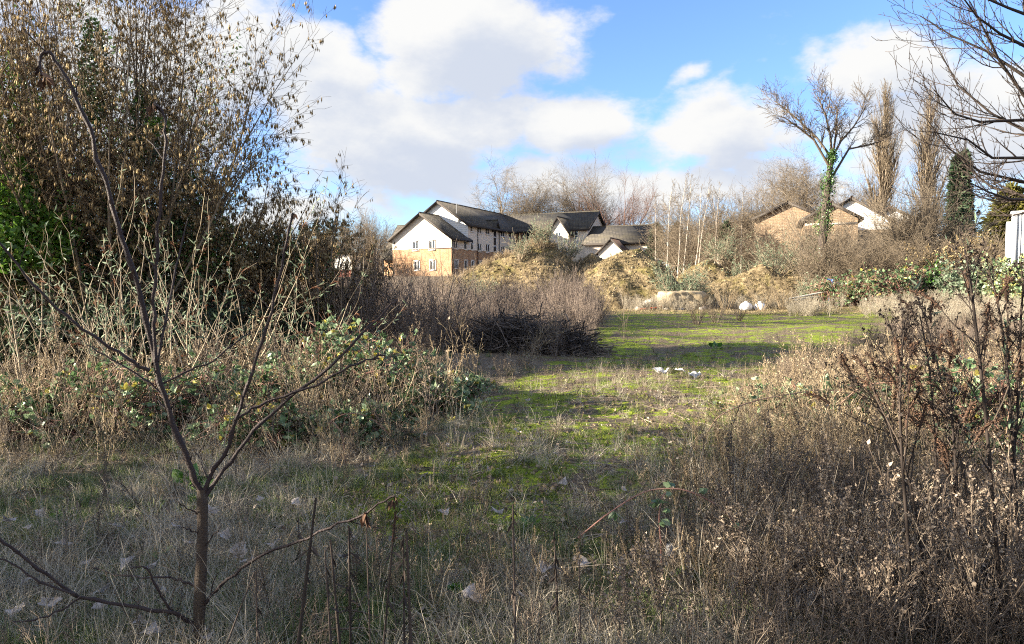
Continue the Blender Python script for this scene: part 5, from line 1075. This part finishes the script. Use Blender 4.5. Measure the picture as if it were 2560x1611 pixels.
for (top, bot, Y0, lb) in (((1086, 1160), (1075, 1330), 5.4, 'orange-brown upright stem in the grass left of centre, tallest'), ((1075, 1190), (1082, 1320), 5.4, 'orange-brown upright stem in the grass left of centre, middle'), ((1095, 1200), (1085, 1325), 5.5, 'orange-brown upright stem in the grass left of centre, right'), ((670, 1140), (680, 1240), 5.8, 'reddish thin stem standing in the grass beside the sapling fork')):
    stalk(lb, top, bot, Y0, .005, 3, 'dead_stalk', 'weed')
# arched bramble canes
def cane(label, pts, Y0, Y1, r=.005, nl=6, name='bramble_cane'):
    p = polyline([(a / S, b / S) for a, b in pts], Y0, Y1, 24); b = np.array([p[0, 0], p[0, 1], tz(p[0, 0], p[0, 1])]); p = p - b
    root = thing(name, label, 'plant', b); m = MB(); m.tubes(p, np.linspace(r, r * .6, 24), 6, rng.uniform(.2, .8)); k = 60; i = rng.integers(1, 22, k); d = rng.normal(size=(k, 3)); m.scatter(CAT_V, CAT_F, p[i] + (p[i + 1] - p[i]) * rng.random((k, 1)), frames(d), np.full(k, r * 2.4), np.full(k, .9)); obj('cane', m, 'bramble_cane', root)
    if nl:
        ml = MB(); i = rng.integers(4, 22, nl); ax = unit(rng.normal(size=(nl, 3)) + [0, 0, .3]); sz = rng.uniform(.035, .06, nl)
        for sg in (-1, 0, 1): ml.scatter(TRI_V, TRI_F, p[i] + ax * .02, frames(unit(ax + unit(np.cross(ax, [0, .3, 1])) * sg)), sz, rng.uniform(.1, .7, nl))
        obj('leaves', ml, 'bramble_leaf', root)
cane('dark bramble cane arching over the grass right of bottom centre', [(1445, 1345), (1520, 1285), (1600, 1235), (1660, 1222), (1720, 1228), (1790, 1262), (1840, 1310), (1870, 1360)], 3.9, 3.7, .005, 5)
cane('short upright bramble cane with leaves under the arching dark cane', [(1655, 1440), (1652, 1360), (1648, 1290), (1655, 1245), (1665, 1232)], 3.7, 3.8, .005, 7)
cane('pink bramble cane arching over the tan weeds at the right', [(1770, 1080), (1800, 1040), (1880, 1005), (1980, 985), (2060, 975), (2120, 985), (2170, 1000)], 6.5, 6.6, .006, 5)
cane('long pink bramble cane rising to the right edge', [(2100, 1010), (2160, 965), (2250, 955), (2340, 940), (2450, 920), (2570, 905)], 5.6, 5.2, .005, 4)
cane('pink bramble cane arching low in front of the middle thicket', [(820, 1060), (850, 1040), (880, 1034), (920, 1042), (955, 1068), (975, 1090)], 6.6, 6.7, .006, 5)
cane('tan bramble cane arching over the middle thicket leaves', [(915, 935), (940, 928), (965, 926), (990, 935), (1015, 948), (1030, 965)], 7.7, 7.8, .006, 4)
cane('purple bramble stem standing in front of the middle thicket', [(870, 1220), (862, 1140), (855, 1090), (840, 1062), (828, 1056)], 6.2, 6.3, .006, 2)
# tall dark stems at the right edge
def tall_weed(label, pts, Y0, Y1, r, nb, nsp, heads, name='buddleia', blen=(.18, .42), leafn=0, group=None):
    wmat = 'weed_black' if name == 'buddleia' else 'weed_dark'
    p = polyline([(a / S, b / S) for a, b in pts], Y0, Y1, 14); b = np.array([p[0, 0], p[0, 1], tz(p[0, 0], p[0, 1])]); p = p - b; p[0, 2] = -.05
    root = thing(name, label, 'plant', b, 0, group); m = MB(); Rd = np.linspace(r, r * .45, 14)[None]; Rd = Rd * (1.35 if name == 'buddleia' else 1.); m.tubes(p[None], Rd, 6, .2)
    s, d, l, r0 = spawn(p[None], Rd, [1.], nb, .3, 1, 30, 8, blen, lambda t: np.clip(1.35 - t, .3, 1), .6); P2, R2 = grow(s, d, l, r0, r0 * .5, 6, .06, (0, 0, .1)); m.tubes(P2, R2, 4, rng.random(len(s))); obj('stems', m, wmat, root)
    mp = MB()
    for i in range(len(P2)):
        if i < nsp:
            n = 110; t = rng.random(n); td = unit(P2[i, -1] - P2[i, -2]); mp = MB(); bend = np.array([rng.uniform(-.05, .05), 0, -.06]); tq = np.linspace(0, 1, 4)[:, None]; mp.tubes(P2[i, -1] + td * tq * .18 + bend * tq ** 2, np.array([.007, .007, .005, .003]), 4, .3); q = P2[i, -1] + td * (t * .17)[:, None] + bend * (t ** 2)[:, None] + rng.normal(size=(n, 3)) * (.014 * (1.15 - t))[:, None]; leaves(mp, q, (.010, .022), (0, 1), CAT_V, CAT_F); obj('seed_spike', mp, 'seed_spike', root)
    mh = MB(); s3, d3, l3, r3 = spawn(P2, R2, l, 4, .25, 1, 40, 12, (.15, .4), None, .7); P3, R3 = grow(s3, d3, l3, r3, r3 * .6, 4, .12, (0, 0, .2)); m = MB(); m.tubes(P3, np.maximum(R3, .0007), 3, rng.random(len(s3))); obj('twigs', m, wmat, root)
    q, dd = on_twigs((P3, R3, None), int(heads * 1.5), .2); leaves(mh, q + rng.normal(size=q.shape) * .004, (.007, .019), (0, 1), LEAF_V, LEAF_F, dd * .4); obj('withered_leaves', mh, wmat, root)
    if leafn: ml = MB(); q, dd = on_twigs((P2, R2, None), leafn, .1); leaves(ml, q, (.04, .08), (0, 1), LANCE_V, LEAF_F, dd); obj('leaves', ml, 'buddleia_leaf', root)
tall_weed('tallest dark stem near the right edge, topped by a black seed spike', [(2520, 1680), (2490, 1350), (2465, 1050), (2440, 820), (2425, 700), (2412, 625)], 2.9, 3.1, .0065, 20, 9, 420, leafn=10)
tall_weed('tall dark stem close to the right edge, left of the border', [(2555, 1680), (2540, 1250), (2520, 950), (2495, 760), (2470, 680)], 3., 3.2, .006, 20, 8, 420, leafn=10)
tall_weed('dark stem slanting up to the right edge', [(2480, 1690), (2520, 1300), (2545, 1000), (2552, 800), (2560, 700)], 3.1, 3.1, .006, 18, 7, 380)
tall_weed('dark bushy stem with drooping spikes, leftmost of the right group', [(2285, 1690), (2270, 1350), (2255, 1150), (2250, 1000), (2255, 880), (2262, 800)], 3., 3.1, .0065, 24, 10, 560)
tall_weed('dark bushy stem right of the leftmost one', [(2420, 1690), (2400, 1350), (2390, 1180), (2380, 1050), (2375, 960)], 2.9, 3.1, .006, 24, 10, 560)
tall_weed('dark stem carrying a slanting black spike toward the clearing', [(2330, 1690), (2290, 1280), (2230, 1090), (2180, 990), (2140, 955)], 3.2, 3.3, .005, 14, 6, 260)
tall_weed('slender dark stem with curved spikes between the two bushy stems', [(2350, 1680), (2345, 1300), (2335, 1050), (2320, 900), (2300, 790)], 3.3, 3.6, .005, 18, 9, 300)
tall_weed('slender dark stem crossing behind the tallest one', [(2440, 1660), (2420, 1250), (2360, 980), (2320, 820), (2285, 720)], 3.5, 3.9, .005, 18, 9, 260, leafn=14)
for k, (u, Y0, H) in enumerate(sorted(((2200, 3.3, .75), (2120, 3.2, .62), (2050, 3.5, .66), (1960, 3.2, .5), (2320, 2.9, .8), (2450, 2.7, .85), (2540, 2.8, .95), (2240, 2.8, .6), (2150, 2.9, .5), (1860, 3.3, .5), (1790, 3.6, .5), (2380, 3.3, .95), (2520, 3.4, 1.1), (2080, 4.0, .7), (1920, 4.0, .6), (1650, 3.1, .42), (1540, 3.0, .4)))):
    b = at(u, Y0); v0 = proj(b)[1]; vt = proj(b + [0, 0, H])[1]
    tall_weed(f'grey-brown fuzzy dead weed in the shaded right foreground, {ORD[k]} from the left', [(u, v0 + 10), (u + rng.uniform(-15, 15), (v0 + vt) / 2), (u + rng.uniform(-30, 30), vt)], Y0, Y0, .004, 20, 0, 520, 'dead_weed', (.12, .3), 0, 'fuzzy dead weeds in the right foreground')

# ------------------------------------------------------------------ ground cover nobody could count (stuff)
def blades(n, ln, wd, lean, curl, rad, tint=(0, 1), seg=4, flat=0.):
    m = MB(); a = rng.uniform(0, 2 * np.pi, n); st = np.stack([np.cos(a), np.sin(a), 0 * a], 1) * (rad * np.sqrt(rng.random(n)))[:, None]; st[:, 2] = -.01
    b = rng.uniform(0, 2 * np.pi, n); le = rng.uniform(0, lean, n); d = np.stack([np.cos(b) * np.sin(le), np.sin(b) * np.sin(le), np.cos(le)], 1)
    Pt, _ = grow(st, d, rng.uniform(ln[0], ln[1], n), np.full(n, 1.), np.full(n, 1.), seg, .10, (0, 0, 0), curl); Pt[:, :, 2] = np.maximum(Pt[:, :, 2], -.01 + flat)
    side = unit(np.cross(Pt[:, -1] - Pt[:, 0], rng.normal(size=(n, 3)))); w = np.linspace(1, .15, seg)[None, :, None] * rng.uniform(wd[0], wd[1], n)[:, None, None]
    V = np.stack([Pt - side[:, None] * w, Pt + side[:, None] * w], 2).reshape(-1, 3); I = np.arange(n * seg * 2).reshape(n, seg, 2)
    f = np.stack([I[:, :-1, 0], I[:, :-1, 1], I[:, 1:, 1], I[:, 1:, 0]], -1).reshape(-1, 4); m.add(V, f, np.repeat(rng.uniform(tint[0], tint[1], n), seg * 2)); return m
def weed_proto(H, nst, nb, heads, hs=(.006, .014), ang=34, thin=.0016, head_v=CAT_V, head_f=CAT_F, spread=.25):
    m = MB(); a = rng.uniform(0, 2 * np.pi, nst); st = np.stack([np.cos(a), np.sin(a), 0 * a], 1) * (.06 * rng.random(nst))[:, None] - [0, 0, .02]
    d = np.stack([np.cos(a) * spread, np.sin(a) * spread, np.ones(nst)], 1) + rng.normal(size=(nst, 3)) * .12
    sk = skeleton(m, st, d, H * rng.uniform(.6, 1.1, nst), np.full(nst, thin * 1.5), [dict(K=6, w=.06, n=nb, t0=.2, ang=ang, angs=12, lf=(.18, .45), rf=.7, shape=lambda t: 1.25 - .6 * t), dict(K=4, w=.12, trop=(0, 0, .3), n=3, t0=.3, ang=38, lf=(.25, .5)), dict(K=3, w=.15)], thin * .7, (0, .8))
    for lv, f in ((1, .4), (2, .6)):
        p, dd = on_twigs(sk[lv], int(heads * f), .3); leaves(m, p, hs, (.2, 1.), head_v, head_f, dd * .5)
    return m
def protos(name, mat, mbs):
    c_ = bpy.data.collections.new(name + '_kinds')
    for k, m in enumerate(mbs): c_.objects.link(bpy.data.objects.new(f'{name}_kind', m.mesh(name, mat)))
    return c_
def scatter_stuff(name, label, cat, kinds, pos, scale, tilt=.12):
    n = len(pos); me = bpy.data.meshes.new(name); me.vertices.add(n); me.vertices.foreach_set('co', np.asarray(pos, float).ravel())
    rot = np.stack([rng.normal(0, tilt, n), rng.normal(0, tilt, n), rng.uniform(0, 6.283, n)], 1)
    a = me.attributes.new('rot', 'FLOAT_VECTOR', 'POINT'); a.data.foreach_set('vector', rot.ravel())
    a = me.attributes.new('scl', 'FLOAT', 'POINT'); a.data.foreach_set('value', np.asarray(scale, float))
    a = me.attributes.new('kid', 'INT', 'POINT'); a.data.foreach_set('value', rng.integers(0, len(kinds.objects), n).astype(np.int32))
    o = link(bpy.data.objects.new(name, me)); o['kind'] = 'stuff'; tag(o, label, cat)
    ng = bpy.data.node_groups.new(name, 'GeometryNodeTree'); ng.interface.new_socket('Geometry', in_out='INPUT', socket_type='NodeSocketGeometry'); ng.interface.new_socket('Geometry', in_out='OUTPUT', socket_type='NodeSocketGeometry')
    N = ng.nodes; gi = N.new('NodeGroupInput'); go = N.new('NodeGroupOutput'); ip = N.new('GeometryNodeInstanceOnPoints'); ci = N.new('GeometryNodeCollectionInfo')
    ci.inputs[0].default_value = kinds; ci.inputs['Separate Children'].default_value = True; ci.inputs['Reset Children'].default_value = True
    def na(nm, ty): q = N.new('GeometryNodeInputNamedAttribute'); q.data_type = ty; q.inputs[0].default_value = nm; return [s for s in q.outputs if s.enabled and s.name == 'Attribute'][0]
    ng.links.new(gi.outputs[0], ip.inputs['Points']); ng.links.new(ci.outputs[0], ip.inputs['Instance']); ip.inputs['Pick Instance'].default_value = True
    ng.links.new(na('kid', 'INT'), ip.inputs['Instance Index']); ng.links.new(na('rot', 'FLOAT_VECTOR'), ip.inputs['Rotation']); ng.links.new(na('scl', 'FLOAT'), ip.inputs['Scale'])
    ng.links.new(ip.outputs[0], go.inputs[0]); md = o.modifiers.new('instances', 'NODES'); md.node_group = ng
    return o
def sample(n, u0, u1, v0, v1, w=None):
    """ground points spread evenly as seen from the camera, thinned by weight w(x, y)"""
    u = rng.uniform(u0, u1, n); v = rng.uniform(v0, v1, n)
    d = FW[None] + UP[None] * ((CV - v) / F)[:, None] + np.array([[1., 0, 0]]) * ((u - CU) / F)[:, None]; t = -CAMH / d[:, 2]
    p = np.array([[0, 0, CAMH]]) + d * t[:, None]; x, y = p[:, 0], p[:, 1]
    if w is not None: k = rng.random(n) < w(x, y); x, y = x[k], y[k]
    return np.stack([x, y, top_z(x, y)], 1)
K = lambda p: clearing(p[:, 0], p[:, 1])
def edge_l(x, y): return x < np.interp(y, [3, 5.2, 7.2, 9.8, 12.5, 15, 20, 27, 34, 42], [-1.6, -1.4, -.95, -.55, -.3, .7, 2.2, 3.6, 4.4, 6.0])
u0, u1 = -420, 2980
grass_k = protos('grass_tuft', 'grass', [blades(46, (.06, .17), (.0016, .0032), .9, .5, .06) for _ in range(6)])
straw_k = protos('straw_tuft', 'straw', [blades(30, (.10, .30), (.0012, .0026), 1.4, .6, .07) for _ in range(6)])
def dock_proto(H):
    m = MB(); Pt, Rd = grow([[0, 0, -.02]], [[rng.normal(0, .1), rng.normal(0, .1), 1]], H, [.0034], [.0015], 7, .04); m.tubes(Pt, Rd, 4, .1)
    s, d, l, r0 = spawn(Pt, Rd, [H], 9, .4, 1, 24, 8, (.12, .26), None, .6); P2, R2 = grow(s, d, l, r0, r0 * .6, 5, .05, (0, 0, .2)); m.tubes(P2, R2, 3, .1)
    p, dd = on_twigs((P2, R2, None), 420, .15); leaves(m, p + rng.normal(size=p.shape) * .004, (.006, .013), (0, .55), LEAF_V, LEAF_F); return m
weed_k = protos('dry_weed', 'weed', [weed_proto(.42, 4, 8, 150, thin=.002) for _ in range(3)] + [weed_proto(.5, 3, 6, 90, (.008, .022), 42, .0022, LEAF_V, LEAF_F) for _ in range(2)] + [weed_proto(.36, 7, 5, 60, (.01, .03), 26, .0018, LANCE_V, LEAF_F, .5), dock_proto(.5), dock_proto(.6), weed_proto(.55, 2, 5, 30, (.02, .05), 30, .003, LANCE_V, LEAF_F, .3)])
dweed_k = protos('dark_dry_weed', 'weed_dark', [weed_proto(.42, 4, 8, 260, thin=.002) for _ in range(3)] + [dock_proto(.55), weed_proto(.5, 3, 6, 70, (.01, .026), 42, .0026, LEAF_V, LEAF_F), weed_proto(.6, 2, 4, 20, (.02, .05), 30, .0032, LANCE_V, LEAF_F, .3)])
thick_k = protos('thicket_stem', 'thicket', [weed_proto(1.35, 8, 7, 60, (.02, .045), 20, .0042, LANCE_V, LEAF_F, .16) for _ in range(4)] + [weed_proto(1.5, 4, 10, 200, (.014, .03), 16, .005, CAT_V, CAT_F, .10), weed_proto(1.2, 9, 4, 30, (.02, .05), 30, .0042, LANCE_V, LEAF_F, .34)])
pale_k = protos('pale_weed', 'straw', [weed_proto(.8, 6, 7, 130, (.03, .07), 24, .0045, CAT_V, CAT_F, .22) for _ in range(5)])
mgr_k = protos('mound_tuft', 'mound_grass', [blades(24, (.06, .18), (.006, .014), 1.35, .5, .13) for _ in range(5)])
litter_k = protos('litter_leaf', 'litter_leaf', [(lambda m: (leaves(m, rng.normal(size=(5, 3)) * [.05, .05, .004] + [0, 0, .015], (.03, .06), (0, 1), spread=1., up=0.), m)[1])(MB()) for _ in range(5)])
moss_k = protos('moss_tuft', 'moss', [blades(44, (.012, .04), (.002, .004), 1.2, .2, .07, (0, 1), 3) for _ in range(4)])

p = sample(13000, u0, u1, 850, 1720, lambda x, y: (.32 + .65 * (vnoise(x, y, .9, 60) > -.05)) * (1 - .80 * clearing(x, y))); scatter_stuff('green_grass', 'short green grass between the dead stems', 'grass', grass_k, p, rng.uniform(.35, 1.05, len(p)) * (1 + .3 * ss(p[:, 1], 8, 14)))
p = sample(9000, u0, u1, 860, 1720, lambda x, y: (.12 + .7 * (vnoise(x, y, .7, 61) > .0)) * (1 - .45 * clearing(x, y))); scatter_stuff('matted_straw', 'matted dead straw lying over the ground', 'dead grass', straw_k, p, rng.uniform(.5, 1.25, len(p)), .25)
p = sample(9000, u0, u1, 770, 1300, lambda x, y: clearing(x, y) * (vnoise(x, y, .8, 90) + .5 * vnoise(x, y, .3, 91) > -.04)); scatter_stuff('moss', 'low green moss of the clearing', 'moss', moss_k, p, rng.uniform(.8, 1.8, len(p)))
wl = lambda x, y: np.where(edge_l(x, y), .42 * ss(y + 2.2 * vnoise(x, y, 1.3, 95), 5.2, 7.6) + .06, np.where(clearing(x, y) > .5, .26, .20 + .78 * ss(x - np.interp(y, [3, 5.2, 7.2, 9.8, 12.5, 15], [.8, 1.3, 2.1, 3.4, 5.0, 7.0]), -.2, .8)))
p = sample(5600, u0, u1, 880, 1500, wl); k_ = K(p); hs_ = np.where(edge_l(p[:, 0], p[:, 1]), rng.uniform(.5, 1.9, len(p)) * (.55 + .6 * ss(p[:, 1], 5.5, 8.)), rng.uniform(.6, 1.6, len(p))) * (1 - .70 * k_) * (.55 + .45 * ss(p[:, 1], 4.2, 6.5))
dk = edge_l(p[:, 0], p[:, 1]) & (rng.random(len(p)) < .45); scatter_stuff('dry_weeds', 'tan dry weeds standing thick either side of the clearing', 'weeds', weed_k, p[~dk], hs_[~dk], .2)
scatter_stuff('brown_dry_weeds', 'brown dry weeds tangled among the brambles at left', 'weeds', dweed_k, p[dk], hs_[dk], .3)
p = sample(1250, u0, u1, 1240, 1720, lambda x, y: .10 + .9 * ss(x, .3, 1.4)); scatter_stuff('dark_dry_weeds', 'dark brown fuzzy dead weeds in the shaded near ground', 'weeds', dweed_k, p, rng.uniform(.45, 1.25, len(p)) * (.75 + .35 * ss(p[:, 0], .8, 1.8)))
p = sample(2600, 1000, 2600, 800, 1000, lambda x, y: np.where(clearing(x, y) > .5, .35, np.where(edge_l(x, y), 0., .9))); scatter_stuff('dull_weeds', 'low dull brown weeds along the middle of the field', 'weeds', dweed_k, p, rng.uniform(.5, 1.3, len(p)) * (1 - .5 * K(p)))
def clod(k):
    m = MB(); th = np.linspace(0, np.pi, 5); ph = np.linspace(0, 6.283, 7)[:-1]; T, Q = np.meshgrid(th, ph, indexing='ij'); d = np.stack([np.sin(T) * np.cos(Q), np.sin(T) * np.sin(Q), np.cos(T) * .7], -1); V = d * (1 + rng.uniform(-.28, .28, d.shape[:2]))[..., None]; I = np.arange(30).reshape(5, 6)
    m.add(V.reshape(-1, 3), np.stack([I[:-1], np.roll(I, -1, 1)[:-1], np.roll(I, -1, 1)[1:], I[1:]], -1).reshape(-1, 4), rng.random()); return m
clod_k = protos('clod', 'mound_grass', [clod(k) for k in range(6)])
def stick(k):
    m = MB(); Pt, Rd = grow([[0, 0, .012]], [[1, 0, .05]], .35, [.004], [.002], 5, .14, (0, 0, -.1)); m.tubes(Pt, Rd, 4, rng.random()); s, d, l, r0 = spawn(Pt, Rd, [.35], 3, .3, 1, 40, 10, (.2, .4)); P2, R2 = grow(s, d * [1, 1, .3], l, r0, r0 * .6, 3, .1); m.tubes(P2, R2, 3, rng.random()); return m
stick_k = protos('fallen_twig', 'weed_dark', [stick(k) for k in range(5)])
p = sample(1500, u0, u1, 830, 1650); scatter_stuff('fallen_twigs', 'thin fallen twigs lying across grass and moss', 'twigs', stick_k, p, rng.uniform(.5, 1.6, len(p)), .15)
p = sample(1400, 1000, 2100, 790, 1300, clearing); scatter_stuff('soil_crumbs', 'small soil crumbs lying on the moss', 'soil', clod_k, p, rng.uniform(.008, .03, len(p)))
n = 5000; i = rng.integers(0, len(MD), n); md = np.array([q[:4] for q in MD]); x = md[i, 0] + rng.uniform(-2.2, 1.2, n) * md[i, 2]; y = md[i, 1] + rng.uniform(-1.2, .6, n) * md[i, 3]; scatter_stuff('mound_clods', 'loose clods and stones on the earth mounds', 'soil', clod_k, np.stack([x, y, top_z(x, y)], 1), rng.uniform(.03, .12, n) * rng.random(n) ** .5, .8)
# thicket of dead stems in the middle distance
n = 5200; x = rng.uniform(-16, 8, n); y = 15.5 + 40 * rng.random(n) ** 1.6; ok = (y < 45) & (x < np.interp(y, [15, 20, 27, 34, 42, 56], [.9, 2.3, 3.7, 4.4, 4.4, 2.]) - .3 * rng.random(n)) & (x > -.34 * y + 1.2); x, y = x[ok], y[ok]
hp_ = (~((y < 19.) & (x > -1.5)) | (rng.random(len(x)) < .3)) & (rng.random(len(x)) < .25 + .75 * ss(y + 3 * vnoise(x, y, 1.5, 71), 15.5, 20.)); x, y = x[hp_], y[hp_]; sc_ = 1.1 * rng.uniform(.45, 1.2, len(x)) * (.5 + .65 * ss(vnoise(x, y, 2.2, 70), -.35, .35)); scatter_stuff('dead_stem_thicket', 'mauve-brown thicket of dead willowherb-like stems across the middle field', 'thicket', thick_k, np.stack([x, y, gz(x, y)], 1), sc_, .22)
n = 500; x = MD[0][0] + rng.uniform(-9, 3, n); y = MD[0][1] + rng.uniform(-5, 1, n); scatter_stuff('mound_weeds', 'dry weeds rooted on the tallest earth mound', 'weeds', protos('mound_weed', 'weed', [weed_proto(.5, 6, 6, 60, (.03, .06), 30, .006, CAT_V, CAT_F, .4) for _ in range(3)]), np.stack([x, y, top_z(x, y)], 1), rng.uniform(.4, 1.1, n))
tall_k = protos('tall_straw', 'straw', [blades(9, (.35, .75), (.0012, .0022), .38, .22, .08, (.2, 1), 6) for _ in range(4)])
p = sample(1300, u0, u1, 900, 1620, lambda x, y: (.25 + .6 * (vnoise(x, y, 1.1, 97) > 0)) * (.12 + .88 * np.maximum(ss(y, 5., 6.5), ss(x, .6, 1.6)))); scatter_stuff('tall_dry_grass', 'thin pale dry grass stalks standing above the weeds', 'dead grass', tall_k, p, rng.uniform(.5, 1.2, len(p)) * (1 - .4 * K(p)), .25)
# pale dry growth at the far right and round the mounds
n = 3000; x = rng.uniform(7, 40, n); y = rng.uniform(27, 47, n); ok = (x > np.interp(y, [27, 33, 36, 40, 42], [15.5, 18., 15., 11., 4.])) & ~((x / y > .26) & (x / y < .395) & (y < 43)) & ~((x / y > .435) & (x / y < .50) & (y < 43.5) & (rng.random(n) < .85)); x, y = x[ok], y[ok]; scatter_stuff('pale_dry_weeds', 'pale straw-coloured weeds along the far right edge of the field', 'weeds', pale_k, np.stack([x, y, top_z(x, y)], 1), rng.uniform(.45, 1.15, len(x)))
n = 1100; x = rng.uniform(5, 22, n); y = rng.uniform(10, 30, n); ok = x > np.interp(y, [10, 15, 20, 27, 30], [3.8, 7.0, 10.5, 14.5, 16.]); x, y = x[ok], y[ok]; scatter_stuff('brown_weeds', 'brown weeds in the shade right of the mossy clearing', 'weeds', thick_k, np.stack([x, y, gz(x, y)], 1), rng.uniform(.12, .32, len(x)))
n = 10000; i = rng.integers(0, len(MD), n); md = np.array([q[:4] for q in MD]); x = md[i, 0] + rng.uniform(-1.9, 1.2, n) * md[i, 2]; y = md[i, 1] + rng.uniform(-1.2, .6, n) * md[i, 3]; zz = top_z(x, y); ok = (vnoise(x, y, .9, 80) > .02); scatter_stuff('mound_turf', 'tufts of dry tan grass covering the earth mounds', 'dead grass', mgr_k, np.stack([x, y, zz], 1)[ok], rng.uniform(.5, 1.2, ok.sum()))
n = 3500; x = rng.uniform(3, 22, n); y = rng.uniform(38, 48, n); scatter_stuff('field_edge_grass', 'pale dry grass at the foot of the mounds', 'dead grass', mgr_k, np.stack([x, y, top_z(x, y)], 1), rng.uniform(.4, .9, n))
p = sample(4200, u0, u1, 900, 1700); scatter_stuff('leaf_litter', 'small brown fallen leaves scattered through the grass', 'leaf litter', litter_k, p, rng.uniform(.5, 1.1, len(p)), .3)
# ------------------------------------------------------------------ single pale fallen leaves and green plants near the camera
def crumple(k):
    n = 9; t = np.linspace(0, 1, n); w_ = np.sin(np.pi * t ** .8) * .42 * (1 + .25 * np.sin(t * 14 + k)); x = np.linspace(-1, 1, 7); m = MB(); X = x[None] * w_[:, None]; Y = np.tile(t[:, None], (1, 7)) - .5; Z = .16 * X ** 2 * 3 + .22 * vnoise(X * 3 + k, Y * 3, .8, k) + .12 * np.sin(Y * 5 + k)
    I = np.arange(n * 7).reshape(n, 7); m.add(np.stack([X, Y, Z + .1], -1).reshape(-1, 3), np.stack([I[:-1, :-1], I[1:, :-1], I[1:, 1:], I[:-1, 1:]], -1).reshape(-1, 4), np.clip(.75 + .5 * vnoise(X * 4, Y * 4 + k, .7, k + 5), 0, 1).ravel()); return m.mesh('fallen_leaf', 'dead_leaf', True)
cm = [crumple(k) for k in range(5)]
spots = [(255, 1485), (65, 1470), (320, 1420), (385, 1425), (215, 1420), (400, 1480), (350, 1570), (375, 1590), (45, 1530), (120, 1510), (470, 1375), (25, 1325), (70, 1345), (500, 1590), (600, 1385), (620, 1410), (560, 1355), (740, 1275), (650, 1265), (530, 1290), (250, 1525), (690, 1365), (845, 1400), (990, 1365), (1040, 1350), (880, 1350), (1110, 1310), (520, 1600), (1360, 1470), (1355, 1445), (1450, 1440), (1240, 1320), (1410, 1215), (1480, 1235), (1560, 1230), (1390, 1160), (1220, 1190), (1300, 1500), (1180, 1510), (1590, 1345), (2000, 1530), (930, 1180), (1060, 1100), (1290, 1090), (1190, 1050), (1330, 1060), (1120, 1130), (1560, 1330), (440, 1340), (290, 1330), (160, 1380), (100, 1300), (1130, 950), (1230, 955), (1320, 1010), (1290, 1040), (1420, 1130), (1700, 1150), (1830, 1180)]
for k, (u, v) in enumerate(spots):
    q = gp(u, v); near = v > 1240; o = link(bpy.data.objects.new('fallen_leaf', cm[k % 5])); o.location = tuple(q + [0, 0, .07 if near else .02]); o.rotation_euler = (rng.normal(0, .35), rng.normal(0, .35), rng.uniform(0, 6.28)); s_ = rng.uniform(.06, .125) if near else rng.uniform(.05, .09); o.scale = (s_, s_, s_)
    where = 'left of the sapling trunk' if u < 490 else 'between the sapling and the row of dead stalks' if u < 780 else 'under the row of dead stalks' if u < 1150 else 'in the near grass at bottom centre' if u < 1700 else 'under the right-hand dead weeds'
    tag(o, f'pale crumpled fallen leaf in the shade, {where}' if near else 'pale crumpled fallen leaf among the sunlit grass of the clearing', 'fallen leaf', 'pale fallen leaves in the near shade' if near else 'pale fallen leaves in the sunlit clearing')
def rosette(label, loc, n, sz, mat='ivy_bright', name='leafy_plant', up=.8):
    root = thing(name, label, 'plant', loc); m = MB(); a = rng.uniform(0, 6.28, n); d = np.stack([np.cos(a), np.sin(a), np.full(n, up) * rng.uniform(.3, 1.4, n)], 1); ln = rng.uniform(*sz, n)
    st = MB(); Pt, Rd = grow(np.zeros((n, 3)), d, ln * .5, np.full(n, .003), np.full(n, .002), 3, .1); st.tubes(Pt, Rd, 4, .5); obj('leaf_stalks', st, mat, root)
    m.scatter(TRI_V, TRI_F, Pt[:, -1], frames(d + [0, 0, -.2], roll=None), ln, rng.random(n)); obj('leaves', m, mat, root)
for u, v, n, sz, lb in ((468, 1215, 12, (.10, .2), 'broad-leaved green dock just behind the sapling fork'), (160, 1290, 8, (.04, .08), 'small yellow-green seedling at the left in the shade edge'), (65, 1245, 7, (.04, .08), 'small yellow-green seedling at far left'), (405, 1370, 8, (.05, .09), 'green weed left of the sapling trunk'), (500, 1245, 8, (.05, .09), 'small green plant right of the sapling fork'), (1165, 1480, 7, (.05, .09), 'small green plant in the near grass left of bottom centre'), (1680, 1440, 8, (.05, .09), 'green plant at the foot of the short bramble cane'), (715, 875, 8, (.14, .24), 'bright green tuft on the far moss'), (1330, 1330, 6, (.04, .08), 'pale green seedling near the middle of the foreground'), (2080, 1480, 7, (.05, .1), 'green plant by the pale crumpled paper')):
    rosette(lb, gp(u if u != 715 else 1790, v), n, sz)
